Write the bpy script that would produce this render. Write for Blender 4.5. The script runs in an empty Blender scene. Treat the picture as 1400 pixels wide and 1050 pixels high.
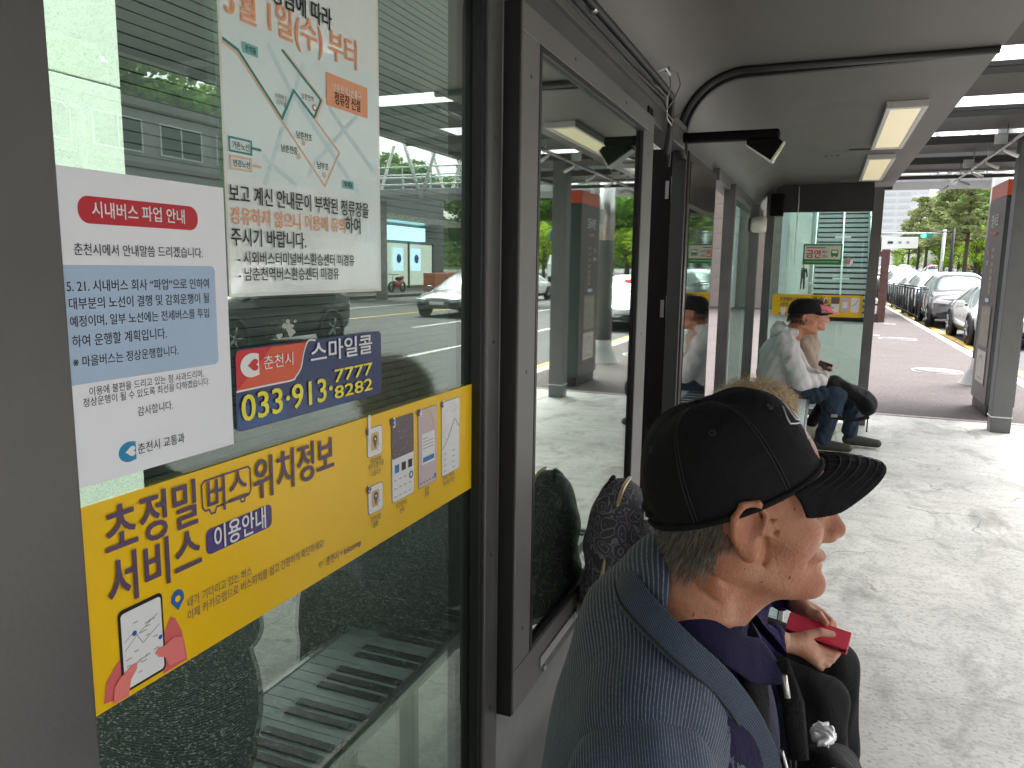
import bpy, bmesh, math, random
import numpy as np
from mathutils import Vector, Matrix
R = math.radians
SC = bpy.context.scene
COL = SC.collection
rnd = random.Random(7)

# ---------------------------------------------------------------- camera, light, exposure
cd = bpy.data.cameras.new('camera'); cam = bpy.data.objects.new('camera', cd); COL.objects.link(cam)
SC.camera = cam
cd.sensor_width = 36; cd.lens = 1046 / 1400 * 36; cd.clip_start = 0.02; cd.clip_end = 3000
_p, _y, _r = R(8.65), R(21.9), R(0.79)
F = Vector((-math.sin(_y) * math.cos(_p), math.cos(_y) * math.cos(_p), -math.sin(_p)))
R0 = Vector((math.cos(_y), math.sin(_y), 0)); U0 = R0.cross(F)
RR = R0 * math.cos(_r) + U0 * math.sin(_r); UU = -R0 * math.sin(_r) + U0 * math.cos(_r)
cam.matrix_world = Matrix(((RR.x, UU.x, -F.x, 0), (RR.y, UU.y, -F.y, 0), (RR.z, UU.z, -F.z, 1.5), (0, 0, 0, 1)))

W = bpy.data.worlds.new('World'); SC.world = W; W.use_nodes = True
nt = W.node_tree; nt.nodes.clear()
sky = nt.nodes.new('ShaderNodeTexSky'); sky.sky_type = 'NISHITA'; sky.sun_disc = False
SUN_EL, SUN_AZ = R(58), R(35)
sky.sun_elevation = SUN_EL; sky.sun_rotation = SUN_AZ; sky.air_density = 1.0; sky.dust_density = 6.0; sky.ozone_density = 1.0
hs = nt.nodes.new('ShaderNodeHueSaturation'); hs.inputs['Saturation'].default_value = 0.16; hs.inputs['Value'].default_value = 1.0
bg = nt.nodes.new('ShaderNodeBackground'); bg.inputs['Strength'].default_value = 0.15
wo = nt.nodes.new('ShaderNodeOutputWorld')
nt.links.new(sky.outputs[0], hs.inputs['Color']); nt.links.new(hs.outputs[0], bg.inputs[0]); nt.links.new(bg.outputs[0], wo.inputs[0])
sd = bpy.data.lights.new('sun', 'SUN'); sd.energy = 1.4; sd.angle = R(25); sd.color = (1, 0.97, 0.93)
sun = bpy.data.objects.new('sun', sd); COL.objects.link(sun)
# direction to the sun: azimuth measured like the sky's rotation
_sv = Vector((math.sin(SUN_AZ) * math.cos(SUN_EL), math.cos(SUN_AZ) * math.cos(SUN_EL), math.sin(SUN_EL)))
sun.rotation_euler = (-_sv).to_track_quat('-Z', 'Y').to_euler()
vs = SC.view_settings; vs.view_transform = 'Standard'; vs.look = 'None'; vs.exposure = 2.05; vs.gamma = 1.0; vs.use_curve_mapping = False
SC.cycles.use_denoising = True
SC.cycles.max_bounces = 10; SC.cycles.diffuse_bounces = 5; SC.cycles.glossy_bounces = 5; SC.cycles.transparent_max_bounces = 16
SC.cycles.sample_clamp_indirect = 8.0

# ---------------------------------------------------------------- materials
MATS = {}
def nodes(m):
    return m.node_tree.nodes, m.node_tree.links
def mat(name, col, rough=0.6, metal=0.0, var=0.0, scale=8.0, bump=0.0, bscale=60.0, spec=0.5, emit=None, coat=0.0, dirt=None, detail=4):
    if name in MATS: return MATS[name]
    m = bpy.data.materials.new(name); m.use_nodes = True; N, L = nodes(m); b = N['Principled BSDF']
    c = tuple(col) + (1,) if len(col) == 3 else col
    b.inputs['Base Color'].default_value = c; b.inputs['Roughness'].default_value = rough
    b.inputs['Metallic'].default_value = metal; b.inputs['Specular IOR Level'].default_value = spec
    b.inputs['Coat Weight'].default_value = coat
    if var or bump or dirt:
        tc = N.new('ShaderNodeTexCoord')
    if var:
        n = N.new('ShaderNodeTexNoise'); n.inputs['Scale'].default_value = scale; n.inputs['Detail'].default_value = detail
        r = N.new('ShaderNodeMapRange'); r.inputs[1].default_value = .3; r.inputs[2].default_value = .7; r.inputs[3].default_value = 1 - var; r.inputs[4].default_value = 1 + var
        x = N.new('ShaderNodeMix'); x.data_type = 'RGBA'; x.blend_type = 'MULTIPLY'; x.inputs[0].default_value = 1
        L.new(tc.outputs['Object'], n.inputs['Vector']); L.new(n.outputs[0], r.inputs[0]); x.inputs[6].default_value = c
        L.new(r.outputs[0], x.inputs[7]); L.new(x.outputs[2], b.inputs['Base Color'])
        r2 = N.new('ShaderNodeMapRange'); r2.inputs[3].default_value = max(.02, rough - .12); r2.inputs[4].default_value = min(1, rough + .12)
        L.new(n.outputs[0], r2.inputs[0]); L.new(r2.outputs[0], b.inputs['Roughness'])
    if bump:
        n = N.new('ShaderNodeTexNoise'); n.inputs['Scale'].default_value = bscale; n.inputs['Detail'].default_value = 6
        bp = N.new('ShaderNodeBump'); bp.inputs['Strength'].default_value = min(1, bump); bp.inputs['Distance'].default_value = .004
        L.new(tc.outputs['Object'], n.inputs['Vector']); L.new(n.outputs[0], bp.inputs['Height']); L.new(bp.outputs[0], b.inputs['Normal'])
    if emit:
        b.inputs['Emission Color'].default_value = tuple(emit[0]) + (1,); b.inputs['Emission Strength'].default_value = emit[1]
    MATS[name] = m
    return m

def speckle(name, base, spots, scale, amount=.5, rough=.8, bump=.4, patch=None, pscale=1.0, plo=.5, phi=.7, stretch=(1, 1, 1), var=.12, spec=.5, cracks=0):
    """granite or asphalt: fine cell speckle plus large worn patches with their own outline"""
    if name in MATS: return MATS[name]
    m = bpy.data.materials.new(name); m.use_nodes = True; N, L = nodes(m); b = N['Principled BSDF']
    b.inputs['Roughness'].default_value = rough; b.inputs['Specular IOR Level'].default_value = spec
    tc = N.new('ShaderNodeTexCoord')
    v = N.new('ShaderNodeTexVoronoi'); v.inputs['Scale'].default_value = scale
    L.new(tc.outputs['Object'], v.inputs['Vector'])
    mr = N.new('ShaderNodeSeparateColor'); L.new(v.outputs['Color'], mr.inputs[0])
    cr = N.new('ShaderNodeMapRange'); cr.inputs[1].default_value = 1 - amount; cr.inputs[2].default_value = 1
    L.new(mr.outputs[0], cr.inputs[0])
    x = N.new('ShaderNodeMix'); x.data_type = 'RGBA'; x.inputs[6].default_value = (*base, 1); x.inputs[7].default_value = (*spots, 1)
    L.new(cr.outputs[0], x.inputs[0]); out = x.outputs[2]
    n = N.new('ShaderNodeTexNoise'); n.inputs['Scale'].default_value = 1.7; n.inputs['Detail'].default_value = 7
    L.new(tc.outputs['Object'], n.inputs['Vector'])
    r = N.new('ShaderNodeMapRange'); r.inputs[1].default_value = .3; r.inputs[2].default_value = .7; r.inputs[3].default_value = 1 - var; r.inputs[4].default_value = 1 + var
    L.new(n.outputs[0], r.inputs[0])
    y = N.new('ShaderNodeMix'); y.data_type = 'RGBA'; y.blend_type = 'MULTIPLY'; y.inputs[0].default_value = 1
    L.new(out, y.inputs[6]); L.new(r.outputs[0], y.inputs[7]); out = y.outputs[2]
    if patch:
        mp = N.new('ShaderNodeMapping'); mp.inputs['Scale'].default_value = stretch; L.new(tc.outputs['Object'], mp.inputs['Vector'])
        n2 = N.new('ShaderNodeTexNoise'); n2.inputs['Scale'].default_value = pscale; n2.inputs['Detail'].default_value = 12; n2.inputs['Roughness'].default_value = .7
        n2.inputs['Distortion'].default_value = .6
        L.new(mp.outputs[0], n2.inputs['Vector'])
        r2 = N.new('ShaderNodeMapRange'); r2.inputs[1].default_value = plo; r2.inputs[2].default_value = phi; L.new(n2.outputs[0], r2.inputs[0])
        z = N.new('ShaderNodeMix'); z.data_type = 'RGBA'; L.new(r2.outputs[0], z.inputs[0]); L.new(out, z.inputs[6]); z.inputs[7].default_value = (*patch, 1); out = z.outputs[2]
    if patch:                                   # second, finer wear in broken streaks
        mp3 = N.new('ShaderNodeMapping'); mp3.inputs['Scale'].default_value = (stretch[0] * .55, stretch[1] * 3.2, 1); mp3.inputs['Rotation'].default_value = (0, 0, .12); L.new(tc.outputs['Object'], mp3.inputs['Vector'])
        n3 = N.new('ShaderNodeTexNoise'); n3.inputs['Scale'].default_value = pscale * 1.9; n3.inputs['Detail'].default_value = 13; n3.inputs['Roughness'].default_value = .78; n3.inputs['Distortion'].default_value = .4
        L.new(mp3.outputs[0], n3.inputs['Vector']); r3 = N.new('ShaderNodeMapRange'); r3.inputs[1].default_value = .50; r3.inputs[2].default_value = .72; r3.inputs[4].default_value = .75; L.new(n3.outputs[0], r3.inputs[0])
        z3 = N.new('ShaderNodeMix'); z3.data_type = 'RGBA'; L.new(r3.outputs[0], z3.inputs[0]); L.new(out, z3.inputs[6]); z3.inputs[7].default_value = (*patch, 1); out = z3.outputs[2]
    if cracks:
        nd = N.new('ShaderNodeTexNoise'); nd.inputs['Scale'].default_value = 2.2; nd.inputs['Detail'].default_value = 8; L.new(tc.outputs['Object'], nd.inputs['Vector'])
        va = N.new('ShaderNodeVectorMath'); va.operation = 'MULTIPLY_ADD'; va.inputs[1].default_value = (.5, .5, .5); L.new(nd.outputs['Color'], va.inputs[0]); L.new(tc.outputs['Object'], va.inputs[2])
        ve = N.new('ShaderNodeTexVoronoi'); ve.feature = 'DISTANCE_TO_EDGE'; ve.inputs['Scale'].default_value = cracks; L.new(va.outputs[0], ve.inputs['Vector'])
        rc = N.new('ShaderNodeMapRange'); rc.inputs[1].default_value = .0012; rc.inputs[2].default_value = .005; rc.inputs[3].default_value = .8; rc.inputs[4].default_value = 0; L.new(ve.outputs['Distance'], rc.inputs[0])
        rm = N.new('ShaderNodeMapRange'); rm.inputs[1].default_value = .48; rm.inputs[2].default_value = .56; L.new(n.outputs[0], rm.inputs[0]); mm_ = N.new('ShaderNodeMath'); mm_.operation = 'MULTIPLY'; L.new(rc.outputs[0], mm_.inputs[0]); L.new(rm.outputs[0], mm_.inputs[1])
        zc = N.new('ShaderNodeMix'); zc.data_type = 'RGBA'; L.new(mm_.outputs[0], zc.inputs[0]); L.new(out, zc.inputs[6]); zc.inputs[7].default_value = (base[0] * .3, base[1] * .3, base[2] * .28, 1); out = zc.outputs[2]
    L.new(out, b.inputs['Base Color'])
    bn = N.new('ShaderNodeTexNoise'); bn.inputs['Scale'].default_value = scale * .6; bn.inputs['Detail'].default_value = 5
    L.new(tc.outputs['Object'], bn.inputs['Vector'])
    bp = N.new('ShaderNodeBump'); bp.inputs['Strength'].default_value = bump; bp.inputs['Distance'].default_value = .004
    L.new(bn.outputs[0], bp.inputs['Height']); L.new(bp.outputs[0], b.inputs['Normal'])
    MATS[name] = m
    return m

def glass_mat(name, tint, refl0, refl1, rough=0.0):
    """sheet glass: clear tinted sheet plus mirror that grows towards grazing view"""
    if name in MATS: return MATS[name]
    m = bpy.data.materials.new(name); m.use_nodes = True; N, L = nodes(m); N.clear()
    o = N.new('ShaderNodeOutputMaterial'); t = N.new('ShaderNodeBsdfTransparent'); t.inputs[0].default_value = (*tint, 1)
    g = N.new('ShaderNodeBsdfGlossy'); g.inputs['Roughness'].default_value = rough; g.inputs[0].default_value = (.93, 1, .95, 1)
    lw = N.new('ShaderNodeLayerWeight'); lw.inputs[0].default_value = .5
    r = N.new('ShaderNodeMapRange'); r.inputs[3].default_value = refl0; r.inputs[4].default_value = refl1
    pw = N.new('ShaderNodeMath'); pw.operation = 'POWER'; pw.inputs[1].default_value = 2.0
    L.new(lw.outputs['Facing'], pw.inputs[0]); L.new(pw.outputs[0], r.inputs[0])
    mx = N.new('ShaderNodeMixShader'); L.new(r.outputs[0], mx.inputs[0]); L.new(t.outputs[0], mx.inputs[1]); L.new(g.outputs[0], mx.inputs[2]); L.new(mx.outputs[0], o.inputs[0])
    MATS[name] = m
    return m

# ---------------------------------------------------------------- mesh helpers
class MB:
    def __init__(s): s.v = []; s.f = []; s.sm = []
    def add(s, vs, fs, smooth=False):
        b = len(s.v); s.v += [tuple(v) for v in vs]; s.f += [tuple(i + b for i in f) for f in fs]; s.sm += [smooth] * len(fs)
    def box(s, x0, y0, z0, x1, y1, z1, M=None):
        v = [Vector(p) for p in ((x0, y0, z0), (x1, y0, z0), (x1, y1, z0), (x0, y1, z0), (x0, y0, z1), (x1, y0, z1), (x1, y1, z1), (x0, y1, z1))]
        if M: v = [M @ p for p in v]
        s.add(v, [(0, 3, 2, 1), (4, 5, 6, 7), (0, 1, 5, 4), (1, 2, 6, 5), (2, 3, 7, 6), (3, 0, 4, 7)]); return s
    def tube(s, pts, r, n=10, caps=True, smooth=True, flat=1.0):
        pts = [Vector(p) for p in pts]; rs = r if isinstance(r, (list, tuple)) else [r] * len(pts)
        vs = []; up = None
        for i, p in enumerate(pts):
            d = (pts[min(i + 1, len(pts) - 1)] - pts[max(i - 1, 0)]).normalized()
            if up is None:
                up = Vector((0, 0, 1)) if abs(d.z) < .9 else Vector((1, 0, 0))
            a = (up - d * up.dot(d)).normalized(); b = d.cross(a); up = a
            for k in range(n):
                t = 2 * math.pi * k / n; vs.append(p + a * (math.cos(t) * rs[i]) + b * (math.sin(t) * rs[i] * flat))
        fs = [(i * n + k, i * n + (k + 1) % n, (i + 1) * n + (k + 1) % n, (i + 1) * n + k) for i in range(len(pts) - 1) for k in range(n)]
        s.add(vs, fs, smooth)
        if caps:
            b = len(s.v) - len(vs); s.f += [tuple(b + k for k in reversed(range(n))), tuple(b + (len(pts) - 1) * n + k for k in range(n))]; s.sm += [False, False]
        return s
    def prism(s, poly, y0, y1, axis='y', smooth=False):
        """2D polygon (a,b) swept along an axis: y -> (a,y,b); x -> (x,a,b); z -> (a,b,z)"""
        n = len(poly)
        def mk(p, t): return {'y': (p[0], t, p[1]), 'x': (t, p[0], p[1]), 'z': (p[0], p[1], t)}[axis]
        vs = [mk(p, y0) for p in poly] + [mk(p, y1) for p in poly]
        fs = [tuple(range(n)), tuple(reversed(range(n, 2 * n)))] + [(i, (i + 1) % n, n + (i + 1) % n, n + i) for i in range(n)]
        b = len(s.v); s.add(vs, fs, smooth); s.sm[-len(fs)] = False; s.sm[-len(fs) + 1] = False
        return s
    def lathe(s, prof, c=(0, 0, 0), n=24, axis='z', smooth=True):
        vs = []
        for r, h in prof:
            for k in range(n):
                t = 2 * math.pi * k / n; a, b = r * math.cos(t), r * math.sin(t)
                q = {'z': (a, b, h), 'x': (h, a, b), 'y': (a, h, b)}[axis]
                vs.append((q[0] + c[0], q[1] + c[1], q[2] + c[2]))
        fs = [(i * n + k, i * n + (k + 1) % n, (i + 1) * n + (k + 1) % n, (i + 1) * n + k) for i in range(len(prof) - 1) for k in range(n)]
        s.add(vs, fs, smooth); return s
    def grid(s, P, smooth=True):
        """P[i][j] points"""
        n, m = len(P), len(P[0]); s.add([q for row in P for q in row], [(i * m + j, i * m + j + 1, (i + 1) * m + j + 1, (i + 1) * m + j) for i in range(n - 1) for j in range(m - 1)], smooth); return s
    def build(s, name, m, parent=None, bevel=0.0, loc=None, solid=0.0, subsurf=0, normals=True):
        me = bpy.data.meshes.new(name); me.from_pydata(s.v, [], s.f); me.polygons.foreach_set('use_smooth', s.sm)
        if normals:
            bm = bmesh.new(); bm.from_mesh(me); bmesh.ops.recalc_face_normals(bm, faces=bm.faces); bm.to_mesh(me); bm.free()
        me.update()
        if m: me.materials.append(m)
        o = bpy.data.objects.new(name, me); COL.objects.link(o)
        if parent: o.parent = parent
        if loc: o.location = loc
        if solid:
            q = o.modifiers.new('solid', 'SOLIDIFY'); q.thickness = solid; q.offset = 0
        if subsurf:
            q = o.modifiers.new('sub', 'SUBSURF'); q.levels = q.render_levels = subsurf
        if bevel:
            q = o.modifiers.new('bevel', 'BEVEL'); q.width = bevel; q.segments = 2; q.limit_method = 'ANGLE'; q.angle_limit = R(50)
        return o
def box(name, a, b, m, parent=None, bevel=0.0, M=None):
    return MB().box(*a, *b, M=M).build(name, m, parent, bevel)
def empty(name, loc=(0, 0, 0), rz=0.0):
    o = bpy.data.objects.new(name, None); o.empty_display_size = .1; o.location = loc; o.rotation_euler = (0, 0, rz); COL.objects.link(o); return o
def tag(o, label=None, cat=None, group=None, kind=None):
    for k, v in (('label', label), ('category', cat), ('group', group), ('kind', kind)):
        if v: o[k] = v
    return o
def struct(o): o['kind'] = 'structure'; return o
def copy_tree(o, parent=None):
    c = o.copy(); COL.objects.link(c); c.parent = parent
    for ch in list(o.children): copy_tree(ch, c)
    return c

# ---------------------------------------------------------------- printed lettering
_TX = {}
def glyphs(s, bold):
    k = (s, bold)
    if k in _TX: return _TX[k]
    c = bpy.data.curves.new('lettering', 'FONT'); c.body = s; c.size = 1; c.offset = bold; c.resolution_u = 3
    o = bpy.data.objects.new('lettering', c); COL.objects.link(o); bpy.context.view_layer.update()
    me = bpy.data.meshes.new_from_object(o.evaluated_get(bpy.context.evaluated_depsgraph_get()))
    v = np.array([q.co[:2] for q in me.vertices]) if len(me.vertices) else np.zeros((1, 2)); f = [tuple(p.vertices) for p in me.polygons]
    bpy.data.objects.remove(o); bpy.data.curves.remove(c); bpy.data.meshes.remove(me)
    lo = v.min(0); v = v - lo; sz = np.maximum(v.max(0), 1e-4)
    _TX[k] = (v, f, sz); return _TX[k]
class Sheet:
    """flat printed sheet: u,v in metres on a plane; layers stack outwards by a fraction of a millimetre"""
    def __init__(s, parent, origin, U, V, step=.00025):
        s.p = parent; s.o = Vector(origin); s.U = Vector(U); s.V = Vector(V); s.n = s.U.cross(s.V); s.step = step; s.L = {}
    def pt(s, u, v, l): return s.o + s.U * u + s.V * v + s.n * (l * s.step)
    def mb(s, name, m, l): return s.L.setdefault((name, m.name, l), MB())
    def one(s, name, m): k = (name, m.name, len(s.L) + 1000); s.L[k] = MB(); return s.L[k]
    def poly(s, name, m, pts, l):
        s.one(name, m).add([s.pt(u, v, l) for u, v in pts], [tuple(range(len(pts)))])
    def rect(s, name, m, u0, v0, u1, v1, l, r=0.0):
        if r <= 0: s.poly(name, m, [(u0, v0), (u1, v0), (u1, v1), (u0, v1)], l); return
        pts = []
        for cx, cy, a0 in ((u1 - r, v0 + r, -90), (u1 - r, v1 - r, 0), (u0 + r, v1 - r, 90), (u0 + r, v0 + r, 180)):
            pts += [(cx + r * math.cos(R(a0 + k * 15)), cy + r * math.sin(R(a0 + k * 15))) for k in range(7)]
        s.poly(name, m, pts, l)
    def disc(s, name, m, u, v, r, l, n=20, ru=None):
        ru = ru or r; s.poly(name, m, [(u + ru * math.cos(2 * math.pi * k / n), v + r * math.sin(2 * math.pi * k / n)) for k in range(n)], l)
    def line(s, name, m, pts, w, l):
        M_ = s.mb(name, m, l)
        for si, (a, b) in enumerate(zip(pts, pts[1:])):
            d = Vector((b[0] - a[0], b[1] - a[1])); ln = d.length or 1e-6; d /= ln; n = Vector((-d.y, d.x)) * w / 2; e = d * w * .35
            q = [(a[0] - e.x - n.x, a[1] - e.y - n.y), (b[0] + e.x - n.x, b[1] + e.y - n.y), (b[0] + e.x + n.x, b[1] + e.y + n.y), (a[0] - e.x + n.x, a[1] - e.y + n.y)]
            M_.add([s.pt(u, v, l + .08 * (si % 3) + .03 * (si % 2)) for u, v in q], [(0, 1, 2, 3)])
    def text(s, name, m, txt, bx, l, bold=0.0, minasp=1.12):
        v, f, sz = glyphs(txt, 0.0); u0, v0, u1, v1 = bx; su = (u1 - u0) / sz[0]; sv = (v1 - v0) / sz[1]
        if minasp and sv < su * minasp: sv = su * minasp
        vc = (v0 + v1) / 2 - sv * sz[1] / 2
        k = s.one(name, m); w = bold * .55
        for i, (dx, dy) in enumerate(((0, 0), (w, 0), (-w, 0), (w * .6, w * .6), (-w * .6, -w * .6), (w * .6, -w * .6), (-w * .6, w * .6)) if bold > .004 else ((0, 0),)):
            k.add([s.pt(u0 + (p[0] + dx) * su, vc + (p[1] + dy) * sv, l + i * .12) for p in v], f)
    def done(s):
        for (name, mn, l), M_ in s.L.items():
            o = M_.build(name, MATS[mn], s.p, normals=False)
            if l < 1000 and ('mark' in name or 'lines' in name): o['kind'] = 'stuff'

# ---------------------------------------------------------------- the materials of the place
mat('frame_grey', (.125, .120, .117), .42, .35, var=.20, scale=3.5, bump=.12, bscale=160, detail=10)
mat('frame_dark', (.028, .027, .027), .45, .2, var=.15, scale=6, bump=.05)
mat('ceiling_grey', (.112, .104, .098), .46, .15, var=.10, scale=2.2, bump=.03, bscale=120)
mat('case_grey', (.165, .157, .151), .45, .1, var=.1, scale=4, bump=.05, bscale=200)
mat('panel_pale', (.25, .25, .25), .4, .4, var=.18, scale=9, bump=.08)
mat('black_rubber', (.012, .012, .012), .5)
mat('cabinet_black', (.004, .003, .003), .5, .0, var=.3, scale=3, spec=.12)
mat('steel', (.55, .55, .54), .3, .9, var=.1)
mat('white_paint', (.78, .79, .78), .5, var=.05)
mat('concrete_pale', (.42, .42, .40), .85, var=.18, scale=3, bump=.5, bscale=90)
mat('yellow_line', (.62, .40, .06), .7, var=.25, scale=20, bump=.3)
mat('white_line', (.62, .62, .60), .7, var=.2, scale=18, bump=.3)
mat('light_cream', (.80, .72, .50), .35, emit=((1, .86, .55), .10))
speckle('worn_floor', (.55, .54, .505), (.38, .37, .35), 90, .30, .62, .9, patch=(.27, .26, .24), pscale=3.0, plo=.50, phi=.66, stretch=(1.0, .5, 1), var=.16, cracks=.7)
speckle('rear_asphalt', (.007, .0075, .007), (.075, .078, .072), 170, .20, .9, .8, spec=.15)
speckle('pavement_red', (.056, .042, .041), (.105, .085, .084), 60, .4, .85, .6, patch=(.048, .038, .038), pscale=.7, plo=.5, phi=.75)
speckle('road_asphalt', (.062, .062, .062), (.10, .10, .10), 40, .4, .85, .5, patch=(.045, .045, .045), pscale=.25, plo=.45, phi=.8, stretch=(1, .15, 1))
speckle('granite_white', (.74, .76, .70), (.34, .38, .34), 330, .22, .7, .15, var=.05)
speckle('granite_pink', (.33, .28, .25), (.25, .20, .18), 50, .4, .7, .2)
glass_mat('pane_glass', (.72, .82, .75), .14, .48)
glass_mat('clear_glass', (.66, .78, .73), .03, .38)

# ---------------------------------------------------------------- the setting
def zr(y):                                   # the street climbs gently away from the stop
    if y < 40: return 0.0
    if y < 90: return .020 * (y - 40)
    return 1.0 + .004 * (y - 90)
YS = [-60, -6, 8.9, 20, 40, 50, 60, 75, 90, 130, 200, 400, 900]
def strip(name, x0, x1, ys, dz, m, thick=0.0, nx=1):
    b = MB(); n = len(ys)
    if thick:
        for a, c in zip(ys, ys[1:]):
            pass
    P = [[(x0 + (x1 - x0) * j / nx, y, zr(y) + dz) for j in range(nx + 1)] for y in ys]
    b.grid([[p for p in row] for row in P], False)
    if thick:
        b.grid([[(x1, y, zr(y) + dz) for y in ys], [(x1, y, zr(y) + dz - thick) for y in ys]], False)
    return struct(b.build(name, m))
strip('ground', -900, 900, YS, -.30, MATS['rear_asphalt'])
strip('road', 2.74, 60, YS, -.13, MATS['road_asphalt'], 0, 4)
struct(box('shelter_floor', (-.76, -8, -.2), (2.58, 8.92, 0), MATS['worn_floor']))
box_r = struct(box('rear_ground', (-14, -10, -.2), (-1.28, 9.0, -.004), MATS['rear_asphalt']))
struct(box('concrete_strip', (-1.28, -10, -.2), (-.76, 9.0, .004), mat('concrete_dark', (.12, .12, .112), .85, var=.2, scale=5, bump=.6, bscale=110)))
b = MB(); b.grid([[(-14, y, zr(y) - .002), (2.58, y, zr(y) - .002)] for y in [9.0, 20, 40, 50, 60, 75, 90, 130, 200]], False)
struct(b.build('pavement', MATS['pavement_red']))
box('floor_edging', (.3, 8.92, -.2), (2.58, 9.0, .006), mat('edging_stone', (.33, .28, .27), .8, var=.25, scale=14, bump=.4), None)
struct(bpy.data.objects['floor_edging'])
# kerb of single stones
kerb = struct(empty('kerb'))
km = speckle('kerb_stone', (.50, .49, .46), (.38, .37, .35), 60, .4, .8, .4, patch=(.36, .33, .28), pscale=1.2, plo=.5, phi=.75)
ks = MB().box(-.085, .006, -.22, .085, .994, .006).build('kerb_stone', km, kerb, .012)
ks.location = (2.665, -8, 0)
for i in range(1, 110):
    c = ks.copy(); COL.objects.link(c); c.parent = kerb; y = -8 + i; c.location = (2.665 + rnd.uniform(-.004, .004), y, zr(y) + rnd.uniform(-.004, .004))
# painted lines
def line_strip(name, x0, x1, y0, y1, m):
    ys = [y0] + [y for y in YS if y0 < y < y1] + [y1]
    return strip(name, x0, x1, ys, -.126, m)
line_strip('yellow_road_line', 3.05, 3.22, -20, 90, MATS['yellow_line'])
line_strip('white_road_line', 5.6, 5.72, -20, 120, MATS['white_line'])
for i in range(14):
    line_strip('white_road_line', 8.8, 8.92, -22 + i * 8, -18 + i * 8, MATS['white_line'])
line_strip('yellow_road_line', 12.1, 12.24, -30, 150, MATS['yellow_line'])
line_strip('white_road_line', 15.4, 15.52, -30, 150, MATS['white_line'])
struct(box('far_pavement', (19.5, -40, -.3), (60, 55, .02), MATS['pavement_red']))
# manhole covers set in the pavement
mh_m = mat('iron_cover', (.46, .44, .45), .6, .3, var=.3, scale=16, bump=.6, bscale=40)
for i, (x, y, r, lab) in enumerate(((1.72, 13.4, .36, 'large round pale manhole cover in the red pavement near the info pylon'), (1.66, 19.6, .40, 'round pale manhole cover farther along the pavement, beside a tiny one'), (1.22, 20.3, .12, 'tiny round access cover beside the far manhole cover'), (1.75, 25.2, .3, 'flat pale cover plate in front of the brown frame pylon'))):
    t = empty('manhole_cover', (x, y, 0)); tag(t, lab, 'manhole cover', 'covers in the pavement')
    MB().lathe([(0, -.01), (r * .86, -.01), (r * .86, .006), (r * .9, .010), (0, .010)], n=32).build('lid', mh_m, t)
    MB().lathe([(r * .9, -.01), (r * .9, .007), (r, .007), (r, -.01)], n=32).build('rim', MATS['concrete_pale'], t)
    rb = MB()
    for k in range(-3, 4):
        h = math.sqrt(max(.01, .75 - (k / 4) ** 2)) * r * .95
        rb.box(-h, k * r * .23 - .008, .010, h, k * r * .23 + .008, .016)
    rb.build('raised_bars', mh_m, t)

# ---------------------------------------------------------------- bus shelter
sh = tag(empty('bus_shelter'), 'dark grey metal bus shelter with curved ceiling, glass back and glass end wall', 'bus shelter')
FG, FD, CG = MATS['frame_grey'], MATS['frame_dark'], MATS['ceiling_grey']
WX = -.64
def post(y0, y1, x0=-.70, x1=-.60, z0=0, z1=2.06, m=FG): return box('post', (x0, y0, z0), (x1, y1, z1), m, sh, .004)
post(.30, .4935, -.72, -.632)
post(1.385, 1.452, -.70, -.612)
box('glazing_bead', (-.655, 1.372, .30), (-.62, 1.386, 2.03), MATS['black_rubber'], sh)
post(2.72, 2.80, -.70, -.60, m=MATS['cabinet_black'])
post(4.62, 4.70, -.72, -.64, m=FD)
post(5.30, 5.36, -.648, -.574); post(6.95, 7.01, -.622, -.545)
post(-.85, -.75, -.70, -.60)
# rails above and below
box('top_rail', (-.70, -.85, 2.02), (-.605, 3.5, 2.09), FG, sh, .004)
box('top_rail', (-.70, 4.7, 2.02), (-.605, 8.2, 2.09), FG, sh, .004)
for y0, y1 in ((.4935, 1.372), (5.36, 6.95), (7.01, 8.2), (-.75, .30)):
    box('bottom_rail', (-.69, y0, .22), (-.61, y1, .30), FG, sh, .003)
    box('glass_pane', (-.646, y0, .30), (-.640, y1, 2.02), MATS['pane_glass'] if y0 < 2 else MATS['clear_glass'], sh)
box('lower_panel', (-.66, 1.455, .02), (-.612, 2.74, 2.02), MATS['panel_pale'], sh, .003)
# coving and ceiling in one bent sheet, in two bays either side of the rubber joint
def cove(y0, y1):
    prof = [(-.655, 2.03)] + [(-.36 - .285 * math.cos(R(a)), 2.065 + .285 * math.sin(R(a))) for a in range(0, 91, 6)] + [(.565, 2.35), (.565, 2.52), (-.62, 2.52), (-.68, 2.46), (-.68, 2.03)]
    o = MB().prism(prof, y0, y1, smooth=False).build('curved_ceiling', CG, sh)
    for p in o.data.polygons:
        if abs(p.normal.y) < .5 and p.normal.z < .99: p.use_smooth = True
    return o
for y0, y1 in ((-3.6, 3.50), (3.54, 8.75)):  # stretch behind the viewer is added to shade the floor the glass reflects
    o = cove(y0, y1)
    q = o.modifiers.new('es', 'EDGE_SPLIT'); q.split_angle = R(20)
pr = [(-.615, 1.98), (-.632, 2.07)] + [(-.36 - .275 * math.cos(R(a)), 2.065 + .275 * math.sin(R(a))) for a in range(6, 91, 7)] + [(.555, 2.34)]
MB().tube([(x, 3.505, z) for x, z in pr], .017, 8).build('rubber_joint', MATS['black_rubber'], sh)
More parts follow.
